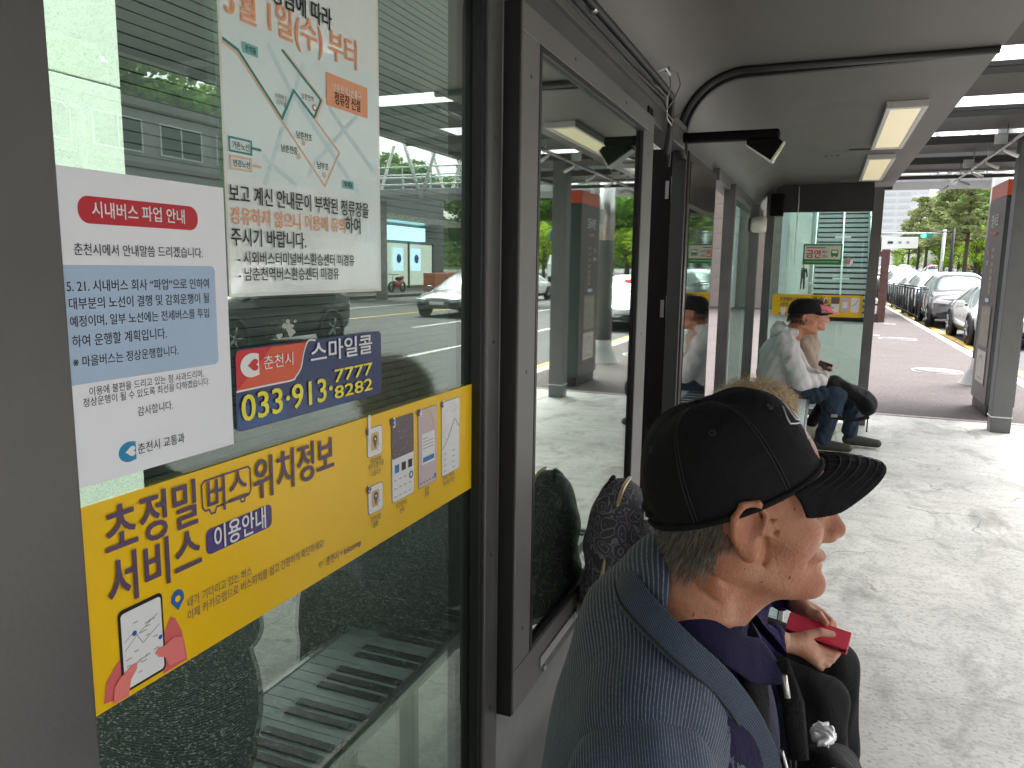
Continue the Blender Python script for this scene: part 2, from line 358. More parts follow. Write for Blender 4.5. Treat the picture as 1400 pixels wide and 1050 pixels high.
# wide dark rib next to the joint
MB().prism([(-.66, .3), (-.60, .3), (-.60, 2.06)] + [(-.36 - .245 * math.cos(R(a)), 2.065 + .245 * math.sin(R(a))) for a in range(6, 91, 7)] + [(.30, 2.325), (.555, 2.342), (.555, 2.356), (-.36, 2.356)] + [(-.36 - .29 * math.cos(R(a)), 2.065 + .29 * math.sin(R(a))) for a in range(84, 0, -7)] + [(-.66, 2.06)], 3.515, 3.545).build('rib', MATS['black_rubber'], sh)
# end wall facing us
EY = 8.2
box('end_post', (.385, EY, 0), (.475, EY + .08, 2.30), FG, sh, .004)
box('end_post', (-.58, EY, 0), (-.50, EY + .08, 2.30), FG, sh, .004)
box('end_header', (-.50, EY + .005, 2.08), (.385, EY + .075, 2.345), FD, sh, .004)
box('end_rail', (-.50, EY + .005, .06), (.385, EY + .075, .13), FG, sh, .003)
box('end_glass', (-.50, EY + .036, .13), (.385, EY + .044, 2.08), MATS['clear_glass'], sh)
box('fascia', (-.62, 8.75, 2.33), (.575, 8.80, 2.54), FD, sh, .004)
# unseen posts and back panel, added behind the viewer to darken glass reflections
box('end_post', (.385, -3.3, 0), (.475, -3.22, 2.34), FG, sh, .004); box('end_post', (-.66, -3.3, 0), (-.58, -3.22, 2.34), FG, sh, .004)
box('lower_panel', (-.66, -3.22, .02), (-.62, -.86, 2.06), MATS['panel_pale'], sh, .003)
# ducts and cables above the display case
MB().tube([(-.585, -.4, 2.16), (-.585, .8, 2.15), (-.58, 1.9, 2.15), (-.575, 2.7, 2.145), (-.565, 2.95, 2.13), (-.58, 3.02, 2.05), (-.60, 3.05, 1.94)], .012, 8).build('cable', MATS['black_rubber'], sh)
MB().tube([(-.60, -.4, 2.115), (-.60, 1.2, 2.12), (-.598, 2.4, 2.115), (-.59, 2.90, 2.12), (-.585, 3.06, 2.08), (-.60, 3.1, 1.9)], .009, 8).build('cable', MATS['black_rubber'], sh)
MB().box(-.62, -.8, 2.085, -.592, 3.45, 2.108).build('cable_trunking', CG, sh, .002)
for y in (1.05, 1.95, 2.75): MB().tube([(-.585, y, 2.15), (-.585, y + .025, 2.15)], .016, 10).build('cable_clip', MATS['steel'], sh)

# ceiling lights
lm = mat('light_housing', (.62, .62, .60), .4, .3)
for i, (y0, y1, lab) in enumerate(((4.42, 5.84, 'long cream ceiling light panel, the nearer of the two under the shelter roof'), (6.32, 7.78, 'cream ceiling light panel, the farther one near the end wall'))):
    t = tag(empty('ceiling_light', (.325, (y0 + y1) / 2, 2.35)), lab, 'ceiling light', 'ceiling lights in the shelter'); h = (y1 - y0) / 2
    fr = MB()
    fr.box(-.095, -h, -.035, -.072, h, 0); fr.box(.072, -h, -.035, .095, h, 0); fr.box(-.072, -h, -.035, .072, -h + .04, 0); fr.box(-.072, h - .04, -.035, .072, h, 0)
    fr.build('frame', lm, t, .002)
    box('diffuser', (-.072, -h + .04, -.028), (.072, h - .04, -.012), MATS['light_cream'], t)
box('ceiling_batten', (.10, 6.0, 2.338), (.42, 6.12, 2.35), CG, sh)
for x in (-.05, -.01, .03): MB().tube([(x, 6.3, 2.352), (x, 6.3, 2.345)], .008, 8).build('ceiling_screw', FD, sh)

# ---------------------------------------------------------------- framed display case on the back wall
dc = tag(empty('display_case', (0, 0, 0)), 'large framed glass display case on the back wall reflecting the street', 'display case')
X0, X1 = -.612, -.574
GY0, GY1, GZ0, GZ1 = 1.560, 2.545, .620, 1.955
CGm = MATS['case_grey']
box('case_side', (X0, 1.4555, .515), (X1 - .004, 1.4595, 2.012), FD, dc)
box('frame_rail', (X0, 1.46, GZ1), (X1, 2.70, 2.012), CGm, dc, .003)
box('frame_rail', (X0, 1.46, .515), (X1, 2.70, GZ0), CGm, dc, .003)
box('frame_stile', (X0, 1.46, GZ0), (X1, GY0, GZ1), CGm, dc, .003)
box('frame_stile', (X0, GY1, GZ0), (X1, 2.70, GZ1), CGm, dc, .003)
gk = MB()
for a, b_ in (((X1 - .010, GY0 - .001, GZ0), (X1 + .001, GY0 + .012, GZ1)), ((X1 - .010, GY1 - .012, GZ0), (X1 + .001, GY1 + .001, GZ1)), ((X1 - .010, GY0 + .012, GZ0), (X1 + .001, GY1 - .012, GZ0 + .012)), ((X1 - .010, GY0 + .012, GZ1 - .012), (X1 + .001, GY1 - .012, GZ1))): gk.box(*a, *b_)
gk.build('gasket', MATS['frame_dark'], dc)
box('back_board', (X0, GY0, GZ0), (X0 + .006, GY1, GZ1), mat('board_grey', (.45, .47, .44), .7, var=.1), dc)
box('door_glass', (X1 - .016, GY0, GZ0), (X1 - .011, GY1, GZ1), glass_mat('case_glass', (.62, .68, .63), .38, .74, .018), dc)
box('slot_plate', (X1, 1.63, .545), (X1 + .004, 1.93, .572), MATS['steel'], dc, .001)
MB().tube([(X1, 1.66, .53), (X1 + .006, 1.66, .53)], .008, 10).build('lock', MATS['steel'], dc)
for y, z in ((1.51, .70), (1.51, 1.28), (1.51, 1.88), (2.62, .70), (2.62, 1.28), (2.62, 1.88), (1.8, 1.984), (2.3, 1.984)): MB().tube([(X1 - .001, y, z), (X1 + .0015, y, z)], .0045, 10).build('screw', mat('screw_dark', (.12, .12, .12), .35, .8), dc)
for z in (.55, .9, 1.35, 1.75): MB().tube([(-.613, 1.418, z), (-.610, 1.418, z)], .004, 10).build('screw', MATS['screw_dark'], sh)

# ---------------------------------------------------------------- black information cabinet with a glossy screen
ic = tag(empty('information_cabinet', (-.75, 4.1, 0)), 'tall black information cabinet with glossy reflecting screen and steel hinges', 'cabinet')
CB = MATS['cabinet_black']
box('body', (-.14, -.50, .1), (.135, .42, 2.045), CB, ic, .006)
box('plinth', (-.12, -.46, 0), (.12, .40, .1), FD, ic)
box('door_edge', (.135, -.50, .1), (.150, .42, 2.03), mat('brown_edge', (.030, .016, .012), .3), ic, .003)
box('screen', (.150, -.44, .35), (.153, .36, 1.78), mat('screen_black', (.012, .012, .012), .04, 0, spec=1.0, coat=1.0), ic)
box('bezel', (.1500, -.46, 1.80), (.156, .38, 1.99), mat('bezel_brown', (.10, .08, .075), .15, .6), ic, .002)
for z in (1.86, 1.32, .7):
    h = MB(); h.box(.05, -.516, z - .04, .066, -.504, z + .04); h.box(.088, -.520, z - .036, .112, -.504, z + .036); h.tube([(.08, -.512, z - .06), (.08, -.512, z + .06)], .007, 8)
    h.build('hinge', mat('hinge_steel', (.22, .22, .22), .35, .9), ic)
wm = mat('print_white', (.80, .80, .80), .5); 
S = Sheet(ic, (.1535, -.44, .35), (0, 1, 0), (0, 0, 1))
S.text('lettering', wm, '버스정보', (.06, .33, .36, .40), 1, .01); S.text('lettering', wm, '안내단말기', (.06, .22, .34, .27), 1, .0)
S.done()

# bracket arm with a small camera
ar = tag(empty('camera_bracket', (-.70, 3.47, 2.06)), 'black bracket arm reaching out from the cabinet with a small angular camera', 'camera')
MB().box(0, -.03, -.016, .49, .03, .024).build('arm', CB, ar, .012)
hb = MB(); hb.prism([(.36, -.018), (.49, -.018), (.505, -.035), (.46, -.105), (.36, -.035)], -.035, .035); hb.build('camera_head', CB, ar, .003)
hb = MB(); hb.prism([(.505, -.034), (.511, -.030), (.466, -.112), (.459, -.106)], -.036, .036); hb.build('lens_cover', mat('lens_pale', (.55, .58, .40), .25), ar)
MB().prism([(.355, -.036), (.36, -.040), (.462, -.113), (.459, -.105)], -.036, .036).build('lower_cover', MATS['white_paint'], ar)
MB().tube([(-.06, 0, .0), (-.06, 0, .05), (0, 0, .05)], .012, 8).build('pipe', MATS['steel'], ar)

# speakers, hooks, cord
sp = tag(empty('round_loudspeaker', (-.60, 6.78, 1.88)), 'cream round loudspeaker on the post beside the glass', 'loudspeaker')
MB().lathe([(.0, 0), (.05, 0), (.062, .02), (.068, .10), (.06, .125), (0, .125)], n=20, axis='x').build('shell', mat('cream_plastic', (.70, .67, .58), .5), sp)
MB().lathe([(.052, -.015), (.06, .0), (.05, .004), (0, .004)], n=20, axis='x').build('back_ring', FD, sp)
sb = tag(empty('corner_loudspeaker', (-.47, 8.02, 2.12)), 'black box loudspeaker hung in the far corner under the ceiling', 'loudspeaker')
MB().box(-.06, -.06, -.09, .06, .06, .12).build('cabinet', CB, sb, .01)
box('bracket', (-.02, .06, .0), (.02, .17, .05), FD, sb)
hd = tag(empty('wire_hook', (-.585, 2.86, 2.15)), 'twisted steel wire hooks tied to the cables at the top rail', 'hook')
def curl(c, r, n, a0, a1, ax=0, pull=(0, 0, 0)):
    return [(c[0] + (pull[0] * t), c[1] + r * math.cos(R(a0 + (a1 - a0) * t)) + pull[1] * t, c[2] + r * math.sin(R(a0 + (a1 - a0) * t)) + pull[2] * t) for t in [k / n for k in range(n + 1)]]
MB().tube([(0, .04, .06), (.02, .02, .05), (.03, 0, 0), (.02, -.01, -.05), (.02, .01, -.11), (.03, .05, -.13), (.03, .07, -.10)], .0028, 6).build('hook_wire', MATS['steel'], hd)
MB().tube([(0, -.12, .02), (.03, -.10, .035), (.04, -.07, .02), (.03, -.05, .05)], .004, 6).build('hook_wire', MATS['white_paint'], hd)
MB().tube([(0, .02, .06), (.04, .06, .06), (.05, .08, .02), (.04, .03, -.04), (.02, -.02, -.09), (.04, .02, -.12), (.05, .06, -.09)], .0022, 6).build('hook_wire', mat('brass_wire', (.45, .36, .2), .35, .9), hd)
co = tag(empty('white_cord', (-.285, 8.12, 2.32)), 'thin white cord hanging from the ceiling in front of the end glass', 'cord')
MB().tube([(0, 0, 0), (.005, 0, -.2), (-.004, 0, -.5), (.002, 0, -.75)], .004, 5).build('strand', MATS['white_paint'], co)

# ---------------------------------------------------------------- benches with a piano keyboard seat
wk = mat('key_white', (.55, .66, .68), .25, var=.05); bkm = mat('key_black', (.02, .02, .02), .3)
def bench(y0, y1, lab, keys=True):
    t = tag(empty('bench', (-.205, y0, 0)), lab, 'bench', 'benches in the shelter'); L_ = y1 - y0
    box('seat_board', (-.145, 0, .41), (.145, L_, .436), FD, t, .003)
    box('edge_rail', (.145, 0, .40), (.160, L_, .446), MATS['steel'], t, .002)
    box('edge_rail', (-.160, 0, .40), (-.145, L_, .446), MATS['steel'], t, .002)
    for y in (.25, L_ / 2, L_ - .25):
        lg = MB(); lg.box(-.12, y - .02, 0, -.08, y + .02, .41); lg.box(.08, y - .02, 0, .12, y + .02, .41); lg.box(-.08, y - .02, .04, .08, y + .02, .07); lg.build('leg', FG, t, .003)
    if keys:
        n = int(L_ / .042); k0 = MB().box(-.142, .0015, .436, .142, .0405, .443).build('white_key', wk, t); kb = None
        for i in range(1, n):
            c = k0.copy(); COL.objects.link(c); c.parent = t; c.location = (0, i * .042, 0)
        for i in range(n - 1):
            if i % 7 in (2, 6): continue
            if kb is None: kb = MB().box(-.142, -.011, .443, .045, .011, .449).build('black_key', bkm, t); c = kb
            else: c = kb.copy(); COL.objects.link(c); c.parent = t
            c.location = (0, (i + 1) * .042, 0)
    return t
bench(.45, 2.95, 'near bench with a piano keyboard printed seat under the two seated elderly people')
bench(5.6, 8.0, 'far bench by the end wall where the person in the grey hoodie sits')

# ---------------------------------------------------------------- street side canopy with roof gaps, posts and spotlights
cp = tag(empty('street_canopy'), 'dark grey louvred canopy over the pavement with bright gaps between its panels', 'canopy')
pm = mat('canopy_panel', (.062, .062, .060), .6, .1, var=.10, scale=1.5)
joints = [-8.8, -7.4, -6.0, -4.6, -3.2, -1.8, -.3, 1.2, 2.7, 4.1, 5.55, 6.95, 8.35, 9.8, 11.3]  # rearmost bays, behind the viewer, are added to shade the reflected floor
for i, (a, c) in enumerate(zip(joints, joints[1:])):
    gap = {5.55: .19, 6.95: .19, 4.1: .05}.get(c, .02)
    for (x0, x1, g) in (((.72, 1.95, gap), (1.955, 2.70, max(gap, .03 if c > 3 else .02)))):
        MB().prism([(a, 2.735), (c - g, 2.80), (c - g, 2.83), (a, 2.765)], x0, x1, axis='x').build('roof_panel', pm, cp)
    box('cross_fin', (.70, c + .004, 2.69), (2.70, c + .022, 2.734), pm, cp)
box('inner_beam', (.64, -8.8, 2.74), (.72, 11.3, 2.98), FG, cp)
box('outer_beam', (2.70, -8.8, 2.74), (2.80, 11.3, 2.98), FG, cp)
box('end_beam', (.64, 11.3, 2.78), (2.80, 11.45, 3.02), mat('beam_grey', (.14, .14, .14), .5, .2), cp)
pg = mat('post_grey', (.15, .155, .155), .5, .3, var=.08)
for y in (8.4, -2.4):
    box('post', (1.575, y, 0), (1.745, y + .17, 2.73), pg, cp, .006)
    box('post_band', (1.570, y - .005, .145), (1.750, y + .175, .155), MATS['white_paint'], cp)
tl = tag(empty('spotlight_track', (1.38, 8.6, 2.60)), 'thin hanging track with small white spotlights and square reflectors', 'track light')
MB().tube([(.02, -3.4, .04), (0, -2, 0), (0, 2.6, 0)], .012, 8).build('track', MATS['steel'], tl)
MB().tube([(.05, -3.4, .06), (.02, -1.9, .03), (.02, 2.6, .02)], .007, 6).build('track_wire', FD, tl)
for k in range(6):
    y = -2.2 + k * .82
    MB().tube([(0, y, 0), (.01, y, -.03), (.07, y + .02, -.055), (.12, y + .03, -.075)], [.010, .011, .017, .018], 10).build('spotlight', MATS['white_paint'], tl)
    if k % 2 == 0: MB().box(-.08, y - .02, .03, .02, y - .005, .11).build('reflector_plate', mat('plate_pale', (.62, .68, .66), .3), tl)
    MB().tube([(0, y - .1, 0), (0, y - .1, .2)], .004, 5).build('hanger', MATS['steel'], tl)

# printed matter: (text, ink box on the wall as y0,z0,y1,z1, ink, weight)
NOTICE_TEXT = [
    ('시내버스 파업 안내', (0.5286, 1.5414, 0.6408, 1.5558), 'white', 0.03),
    ('춘천시에서 안내말씀 드리겠습니다.', (0.5068, 1.506, 0.6643, 1.5166), 'ink', 0.012),
    ('5. 21. 시내버스 회사 “파업”으로 인하여', (0.4968, 1.4734, 0.6714, 1.4824), 'ink', 0.012),
    ('대부분의 노선이 결행 및 감회운행이 될', (0.4978, 1.4568, 0.6705, 1.4669), 'ink', 0.012),
    ('예정이며, 일부 노선에는 전세버스를 투입', (0.4976, 1.4403, 0.6694, 1.45), 'ink', 0.012),
    ('하여 운행할 계획입니다.', (0.4983, 1.4236, 0.608, 1.4309), 'ink', 0.012),
    ('※ 마을버스는 정상운행합니다.', (0.4978, 1.4053, 0.6226, 1.4105), 'ink', 0.012),
    ('이용에 불편을 드리고 있는 점 사과드리며,', (0.5125, 1.3745, 0.6571, 1.3822), 'ink', 0),
    ('정상운행이 될 수 있도록 최선을 다하겠습니다.', (0.5052, 1.3652, 0.6653, 1.3723), 'ink', 0),
    ('감사합니다.', (0.5659, 1.3478, 0.6114, 1.3526), 'ink', 0),
    ('춘천시 교통과', (0.5634, 1.3078, 0.625, 1.3159), 'ink', 0.006),
]
POSTER_TEXT = [
    ('정됨에 따라', (0.7923, 1.8101, 0.9142, 1.8368), 'black', 0.04),
    ('3월 1일(수) 부터', (0.7143, 1.7711, 0.9734, 1.8086), 'orange', 0.035),
    ('보고 계신 안내문이 부착된 정류장을', (0.7079, 1.5697, 0.998, 1.591), 'black', 0.03),
    ('경유하지 않으니 이용에 유의', (0.7084, 1.546, 0.9371, 1.5642), 'orange', 0.03),
    ('하여', (0.9379, 1.549, 0.9758, 1.5656), 'black', 0.03),
    ('주시기 바랍니다.', (0.7083, 1.5232, 0.8465, 1.5389), 'black', 0.03),
    ('- 시외버스터미널버스환승센터 미경유', (0.7178, 1.5006, 0.9584, 1.5135), 'black', 0.02),
    ('- 남춘천역버스환승센터 미경유', (0.718, 1.4831, 0.9193, 1.4935), 'black', 0.02),
    ('남춘천역2번출구', (0.9128, 1.7338, 0.9836, 1.745), 'white', 0.01),
    ('정류장 신설', (0.9178, 1.7176, 0.9802, 1.7343), 'black', 0.03),
    ('온의동', (0.7431, 1.7419, 0.7621, 1.7495), 'black', 0.01),
    ('퇴계동', (0.9371, 1.6091, 0.9574, 1.6167), 'black', 0.01),
    ('시외버스', (0.7929, 1.7008, 0.816, 1.7067), 'black', 0),
    ('터미널', (0.796, 1.6946, 0.8136, 1.6989), 'black', 0),
    ('남춘천역', (0.8452, 1.7108, 0.87, 1.7167), 'black', 0),
    ('남춘천초', (0.8326, 1.6605, 0.8648, 1.6677), 'black', 0.005),
    ('남춘천중', (0.8019, 1.6406, 0.8337, 1.6459), 'black', 0.005),
    ('남부초', (0.8754, 1.6281, 0.9001, 1.6349), 'black', 0.005),
    ('기존노선', (0.7159, 1.63, 0.7436, 1.6385), 'black', 0.005),
    ('변경노선', (0.7166, 1.6108, 0.7437, 1.6183), 'black', 0.015),
]
STICKER_TEXT = [
    ('춘천시', (0.7562, 1.3705, 0.8137, 1.3877), 'white', 0.01),
    ('스마일콜', (0.8518, 1.3692, 1.0031, 1.3953), 'white', 0.03),
    ('033·913·', (0.7152, 1.314, 0.8982, 1.3401), 'yellow', 0.03),
    ('7777', (0.9049, 1.3348, 1.0029, 1.3529), 'yellow', 0.03),
    ('8282', (0.904, 1.311, 1.0023, 1.329), 'yellow', 0.03),
]
BANNER_TEXT = [
    ('초정밀', (0.5184, 1.2193, 0.637, 1.2538), 'purple', 0.035),
    ('버스', (0.6541, 1.225, 0.7195, 1.246), 'purple', 0.02),
    ('위치정보', (0.7311, 1.2193, 0.8981, 1.2503), 'purple', 0.035),
    ('서비스', (0.5179, 1.1717, 0.6398, 1.1949), 'purple', 0.035),
    ('이용안내', (0.661, 1.1768, 0.7497, 1.191), 'white', 0.03),
    ('내가 기다리고 있는 버스', (0.6165, 1.1209, 0.7208, 1.1263), 'purple', 0),
    ('이제 카카오맵으로 버스위치를 쉽고 간편하게 확인하세요!', (0.6156, 1.1065, 0.8702, 1.1111), 'purple', 0),
    ('춘천시 × kakaomap', (0.8744, 1.0748, 0.9639, 1.0799), 'purple', 0.005),
    ('1', (0.99, 1.2449, 0.9954, 1.252), 'white', 0.02),
    ('2', (0.9866, 1.1526, 0.992, 1.1594), 'white', 0.02),
    ('3', (1.0633, 1.2433, 1.0704, 1.2505), 'white', 0.02),
    ('4', (1.152, 1.2435, 1.16, 1.2511), 'white', 0.02),
    ('5', (1.2398, 1.2438, 1.2472, 1.2515), 'white', 0.02),
    ('휴대폰에', (0.9971, 1.1952, 1.0252, 1.1999), 'purple', 0.0),
    ('카카오맵 어플', (0.9874, 1.187, 1.0328, 1.1916), 'purple', 0.0),
    ('다운로드', (0.9955, 1.1756, 1.0247, 1.1797), 'purple', 0.0),
    ('카카오맵', (0.9937, 1.1019, 1.022, 1.1047), 'purple', 0.0),
    ('실행', (0.9998, 1.0903, 1.014, 1.0962), 'purple', 0),
    ('초정밀버스', (1.0702, 1.1009, 1.1069, 1.107), 'purple', 0),
    ('선택', (1.082, 1.0885, 1.0968, 1.0957), 'purple', 0),
    ('춘천', (1.1697, 1.1001, 1.1863, 1.1078), 'purple', 0),
    ('선택', (1.1696, 1.0906, 1.1849, 1.0986), 'purple', 0),
    ('정류장 선택 후', (1.2414, 1.1045, 1.2877, 1.1107), 'purple', 0),
    ('버스정보 확인', (1.2429, 1.0935, 1.2878, 1.1005), 'purple', 0),
]
PILL_RED = [(0.5137, 1.5371), (0.6598, 1.5603)]
BLUE_BOX = [(0.4816, 1.3857), (0.6813, 1.497)]
NOTICE_LOGO = [(0.5403, 1.3031), (0.5612, 1.3199)]
G_LINE = [(0.709, 1.7468), (0.7323, 1.7406), (0.8066, 1.6784), (0.8308, 1.7169), (0.8717, 1.6913), (0.8877, 1.7161), (0.8109, 1.7598)]
O_LINE = [(0.7082, 1.7434), (0.7303, 1.737), (0.8925, 1.6053), (0.9277, 1.6546), (0.8743, 1.689), (0.8923, 1.7165), (0.815, 1.7604)]
O_BOX = [(0.8997, 1.7128), (1.0004, 1.7552)]
T_BOX1 = [(0.7394, 1.7397), (0.7658, 1.752)]
T_BOX2 = [(0.9337, 1.6072), (0.9607, 1.6185)]
L_BOX1 = [(0.712, 1.6272), (0.7485, 1.6422)]
L_END1 = [(0.7643, 1.6365)]
L_BOX2 = [(0.7127, 1.6078), (0.7474, 1.6217)]
L_END2 = [(0.7632, 1.6157)]
ROADS1 = [(0.7857, 1.7588), (0.8236, 1.7174), (0.884, 1.6706), (0.9284, 1.6384), (0.9712, 1.6058)]
ROADS2 = [(0.8516, 1.7528), (0.7709, 1.5973)]
ROADS3 = [(0.9085, 1.7079), (1.0113, 1.6414)]
ROADS4 = [(0.9705, 1.7094), (0.8746, 1.6364), (0.8564, 1.6155)]
ROADS5 = [(0.7711, 1.6273), (0.83, 1.6016)]
DOTS = [(0.8474, 1.6553), (0.8368, 1.637), (0.891, 1.6203), (0.8726, 1.7039)]
S_CURVE = [(0.8621, 1.406), (0.8473, 1.3993), (0.8372, 1.3845), (0.8301, 1.3647), (0.8189, 1.3544), (0.811, 1.3505), (0.7636, 1.3503), (0.6991, 1.3497)]
STICKER_LOGO = [(0.7157, 1.364), (0.7483, 1.3935)]
BUS_BOX = [(0.6466, 1.2134), (0.7265, 1.2554)]
PILL_PURPLE = [(0.6493, 1.1671), (0.7629, 1.1965)]
PIN = [(0.5937, 1.1246), (0.6141, 1.1441)]
SEAL = [(0.863, 1.0783)]
PHONE_ART = [(0.5324, 1.0639), (0.5788, 1.1491), (0.5761, 1.0614), (0.5297, 1.1499)]
CARDS = [(0.9873, 1.2057), (1.0398, 1.252), (0.9849, 1.1139), (1.0365, 1.1581)]
PH3 = [(1.057, 1.1146), (1.1281, 1.2512)]
PH4 = [(1.1445, 1.1141), (1.2151, 1.2515)]
PH5 = [(1.2336, 1.1143), (1.3047, 1.2502)]
BANNER = [(0.4888, 1.0629), (1.3588, 1.2683)]
NOTICE = [(0.4888, 1.2909), (0.6918, 1.5827)]
POSTER = [(0.6998, 1.4647), (1.0212, 1.8819)]
STICKER = [(0.7, 1.3032), (1.018, 1.4039)]
HAND1 = [(0.5047, 1.064), (0.5088, 1.0846), (0.5228, 1.0986), (0.5318, 1.1005), (0.5314, 1.083), (0.5466, 1.0784), (0.55, 1.0742), (0.5426, 1.0625), (0.5298, 1.0613)]
HAND2 = [(0.5593, 1.0852), (0.575, 1.0874), (0.5782, 1.1044), (0.59, 1.1006), (0.6, 1.0796), (0.6041, 1.0628), (0.5765, 1.0656), (0.5589, 1.0788)]

# ---------------------------------------------------------------- printed sheets on the near pane
PX = -.6375
for n, c, r in (('white', (.82, .82, .82), .45), ('ink', (.035, .035, .05), .5), ('black', (.012, .012, .012), .45), ('orange', (.82, .36, .19), .45), ('yellow', (.90, .78, .04), .4), ('purple', (.105, .062, .135), .45),
                ('red', (.55, .015, .03), .4), ('teal', (.03, .25, .22), .45), ('pale_teal', (.22, .52, .50), .45), ('pale_blue', (.42, .55, .74), .5), ('road_blue', (.56, .72, .74), .45),
                ('logo_blue', (.01, .25, .50), .4), ('navy', (.018, .035, .13), .3), ('blue_mid', (.012, .075, .24), .3), ('orange_red', (.72, .09, .03), .3), ('sign_red', (.62, .012, .02), .3),
                ('banner_yellow', (.90, .55, .004), .38), ('pill_purple', (.085, .055, .22), .4), ('pin_blue', (.02, .12, .42), .4), ('art_pink', (.85, .22, .20), .45), ('art_pink_dark', (.70, .14, .14), .45),
                ('art_grey', (.14, .11, .12), .45), ('art_lilac', (.62, .50, .52), .45), ('art_tan', (.72, .48, .22), .45), ('art_green', (.05, .22, .10), .45), ('line_grey', (.35, .35, .36), .5), ('sign_green', (.01, .25, .05), .4), ('sign_grey', (.18, .18, .18), .45), ('btn_blue', (.05, .18, .42), .4), ('dot_orange', (.80, .50, .34), .45)):
    mat(n, c, r)
INK = MATS
def curved_sheet(name, m, parent, y0, z0, y1, z1, t, warp, nx=10, nz=14):
    b = MB()
    P = [[(warp(i / nx, j / nz), y0 + (y1 - y0) * i / nx, z0 + (z1 - z0) * j / nz) for j in range(nz + 1)] for i in range(nx + 1)]
    b.grid(P, True); return b.build(name, m, parent, solid=t)
# strike notice (A4)
nt_ = tag(empty('notice_sheet', (0, 0, 0)), 'white A4 notice with red title pill and pale blue text block on the glass', 'notice')
paper = mat('paper', (.86, .87, .93), .6, var=.015, scale=5, bump=.10, bscale=14)
tags_x = PX
box('paper', (PX, .487, 1.2885), (PX + .0008, .7005, 1.5845), paper, nt_)
S = Sheet(nt_, (PX + .0008, 0, 0), (0, 1, 0), (0, 0, 1))
(a, b_), (c, d_) = PILL_RED; S.rect('title_pill', INK['red'], a, b_ - .002, c, d_, 1, .0115)
(a, b_), (c, d_) = BLUE_BOX; S.rect('blue_block', INK['pale_blue'], .4875, b_ + .001, c, d_, 1, .006)
for s, bx, col, w in NOTICE_TEXT: S.text('lettering_' + col, INK[col], s, bx, 2, w)
def city_logo(S, bx, ring, heart, l):
    (u0, v0), (u1, v1) = bx; w = u1 - u0; h = v1 - v0; cx = u0 + w * .62; cy = (v0 + v1) / 2
    pts = [(cx + w * .38, v1 - h * .06)] + [(cx - w * .62 * math.sin(R(k)), cy + h / 2 * math.cos(R(k))) for k in range(-10, 191, 12)] + [(cx + w * .38, v0 + h * .06)]
    S.poly('city_emblem', ring, pts, l)
    hp = []
    for k in range(40):
        t = 2 * math.pi * k / 40; hx = 16 * math.sin(t) ** 3; hy = 13 * math.cos(t) - 5 * math.cos(2 * t) - 2 * math.cos(3 * t) - math.cos(4 * t)
        hp.append((cx + w * .10 - hy * w * .021 * -1 - w * .02, cy + hx * h * .0155))
    S.poly('emblem_heart', heart, hp, l + 1)
(a, b_), (c, d_) = NOTICE_LOGO; city_logo(S, ((a, b_ - .002), (c, d_ + .002)), INK['logo_blue'], INK['white'], 1)
S.done()
# laminated route poster
po = tag(empty('route_poster', (0, 0, 0)), 'laminated pale green poster with a bus route map and bold black and orange Korean text', 'poster')
lam = mat('laminate', (.80, .87, .84), .12, 0, bump=.30, bscale=26, spec=.8, coat=.5)
box('sheet', (PX, .7065, 1.4655), (PX + .0008, 1.0305, 1.938), lam, po)
edge = MB()
for a in ((.7035, 1.4615, 1.0335, 1.4655), (.7035, 1.938, 1.0335, 1.941), (.7035, 1.4655, .7065, 1.938), (1.0305, 1.4655, 1.0335, 1.938)): edge.box(PX, a[0], a[1], PX + .001, a[2], a[3])
edge.build('laminate_edge', mat('laminate_edge', (.72, .72, .66), .15, spec=.8), po)
S = Sheet(po, (PX + .0008, 0, 0), (0, 1, 0), (0, 0, 1))
S.rect('map_ground', mat('map_tint', (.70, .82, .80), .25), .7085, 1.60, 1.0285, 1.78, 1)
for ri_, (rd, w) in enumerate(((ROADS1, .008), (ROADS2, .007), (ROADS3, .008), (ROADS4, .006), (ROADS5, .006))): S.line('map_road', INK['road_blue'], [(min(max(u, .712), 1.024), v) for u, v in rd], w, 1.4 + .3 * ri_)
S.line('old_route', INK['teal'], G_LINE, .0034, 4); S.line('new_route', INK['dot_orange'], O_LINE, .0030, 3)
(a, b_), (c, d_) = O_BOX; S.rect('stop_box', INK['orange'], a, b_, c, d_, 5)
(a, b_), (c, d_) = T_BOX1; S.rect('place_box', INK['pale_teal'], a, b_, c, d_, 5)
(a, b_), (c, d_) = T_BOX2; S.rect('place_box', INK['pale_teal'], a, b_, c, d_, 5)
for bx, e, col in ((L_BOX1, L_END1, 'teal'), (L_BOX2, L_END2, 'dot_orange')):
    (a, b_), (c, d_) = bx; S.line('legend_box', INK[col], [(a, b_), (c, b_), (c, d_), (a, d_), (a, b_)], .0022, 5); S.line('legend_line', INK[col], [(c, (b_ + d_) / 2), (e[0][0], (b_ + d_) / 2)], .003, 5)
for u, v in DOTS[:3]: S.disc('map_dot', INK['dot_orange'], u, v, .0036, 5)
S.disc('stop_ring', INK['sign_red'], *DOTS[3], .0042, 5); S.disc('stop_ring', INK['white'], *DOTS[3], .0028, 6)
for s, bx, col, w in POSTER_TEXT: S.text('lettering_' + col, INK[col], s, bx, 7, w)
S.done()
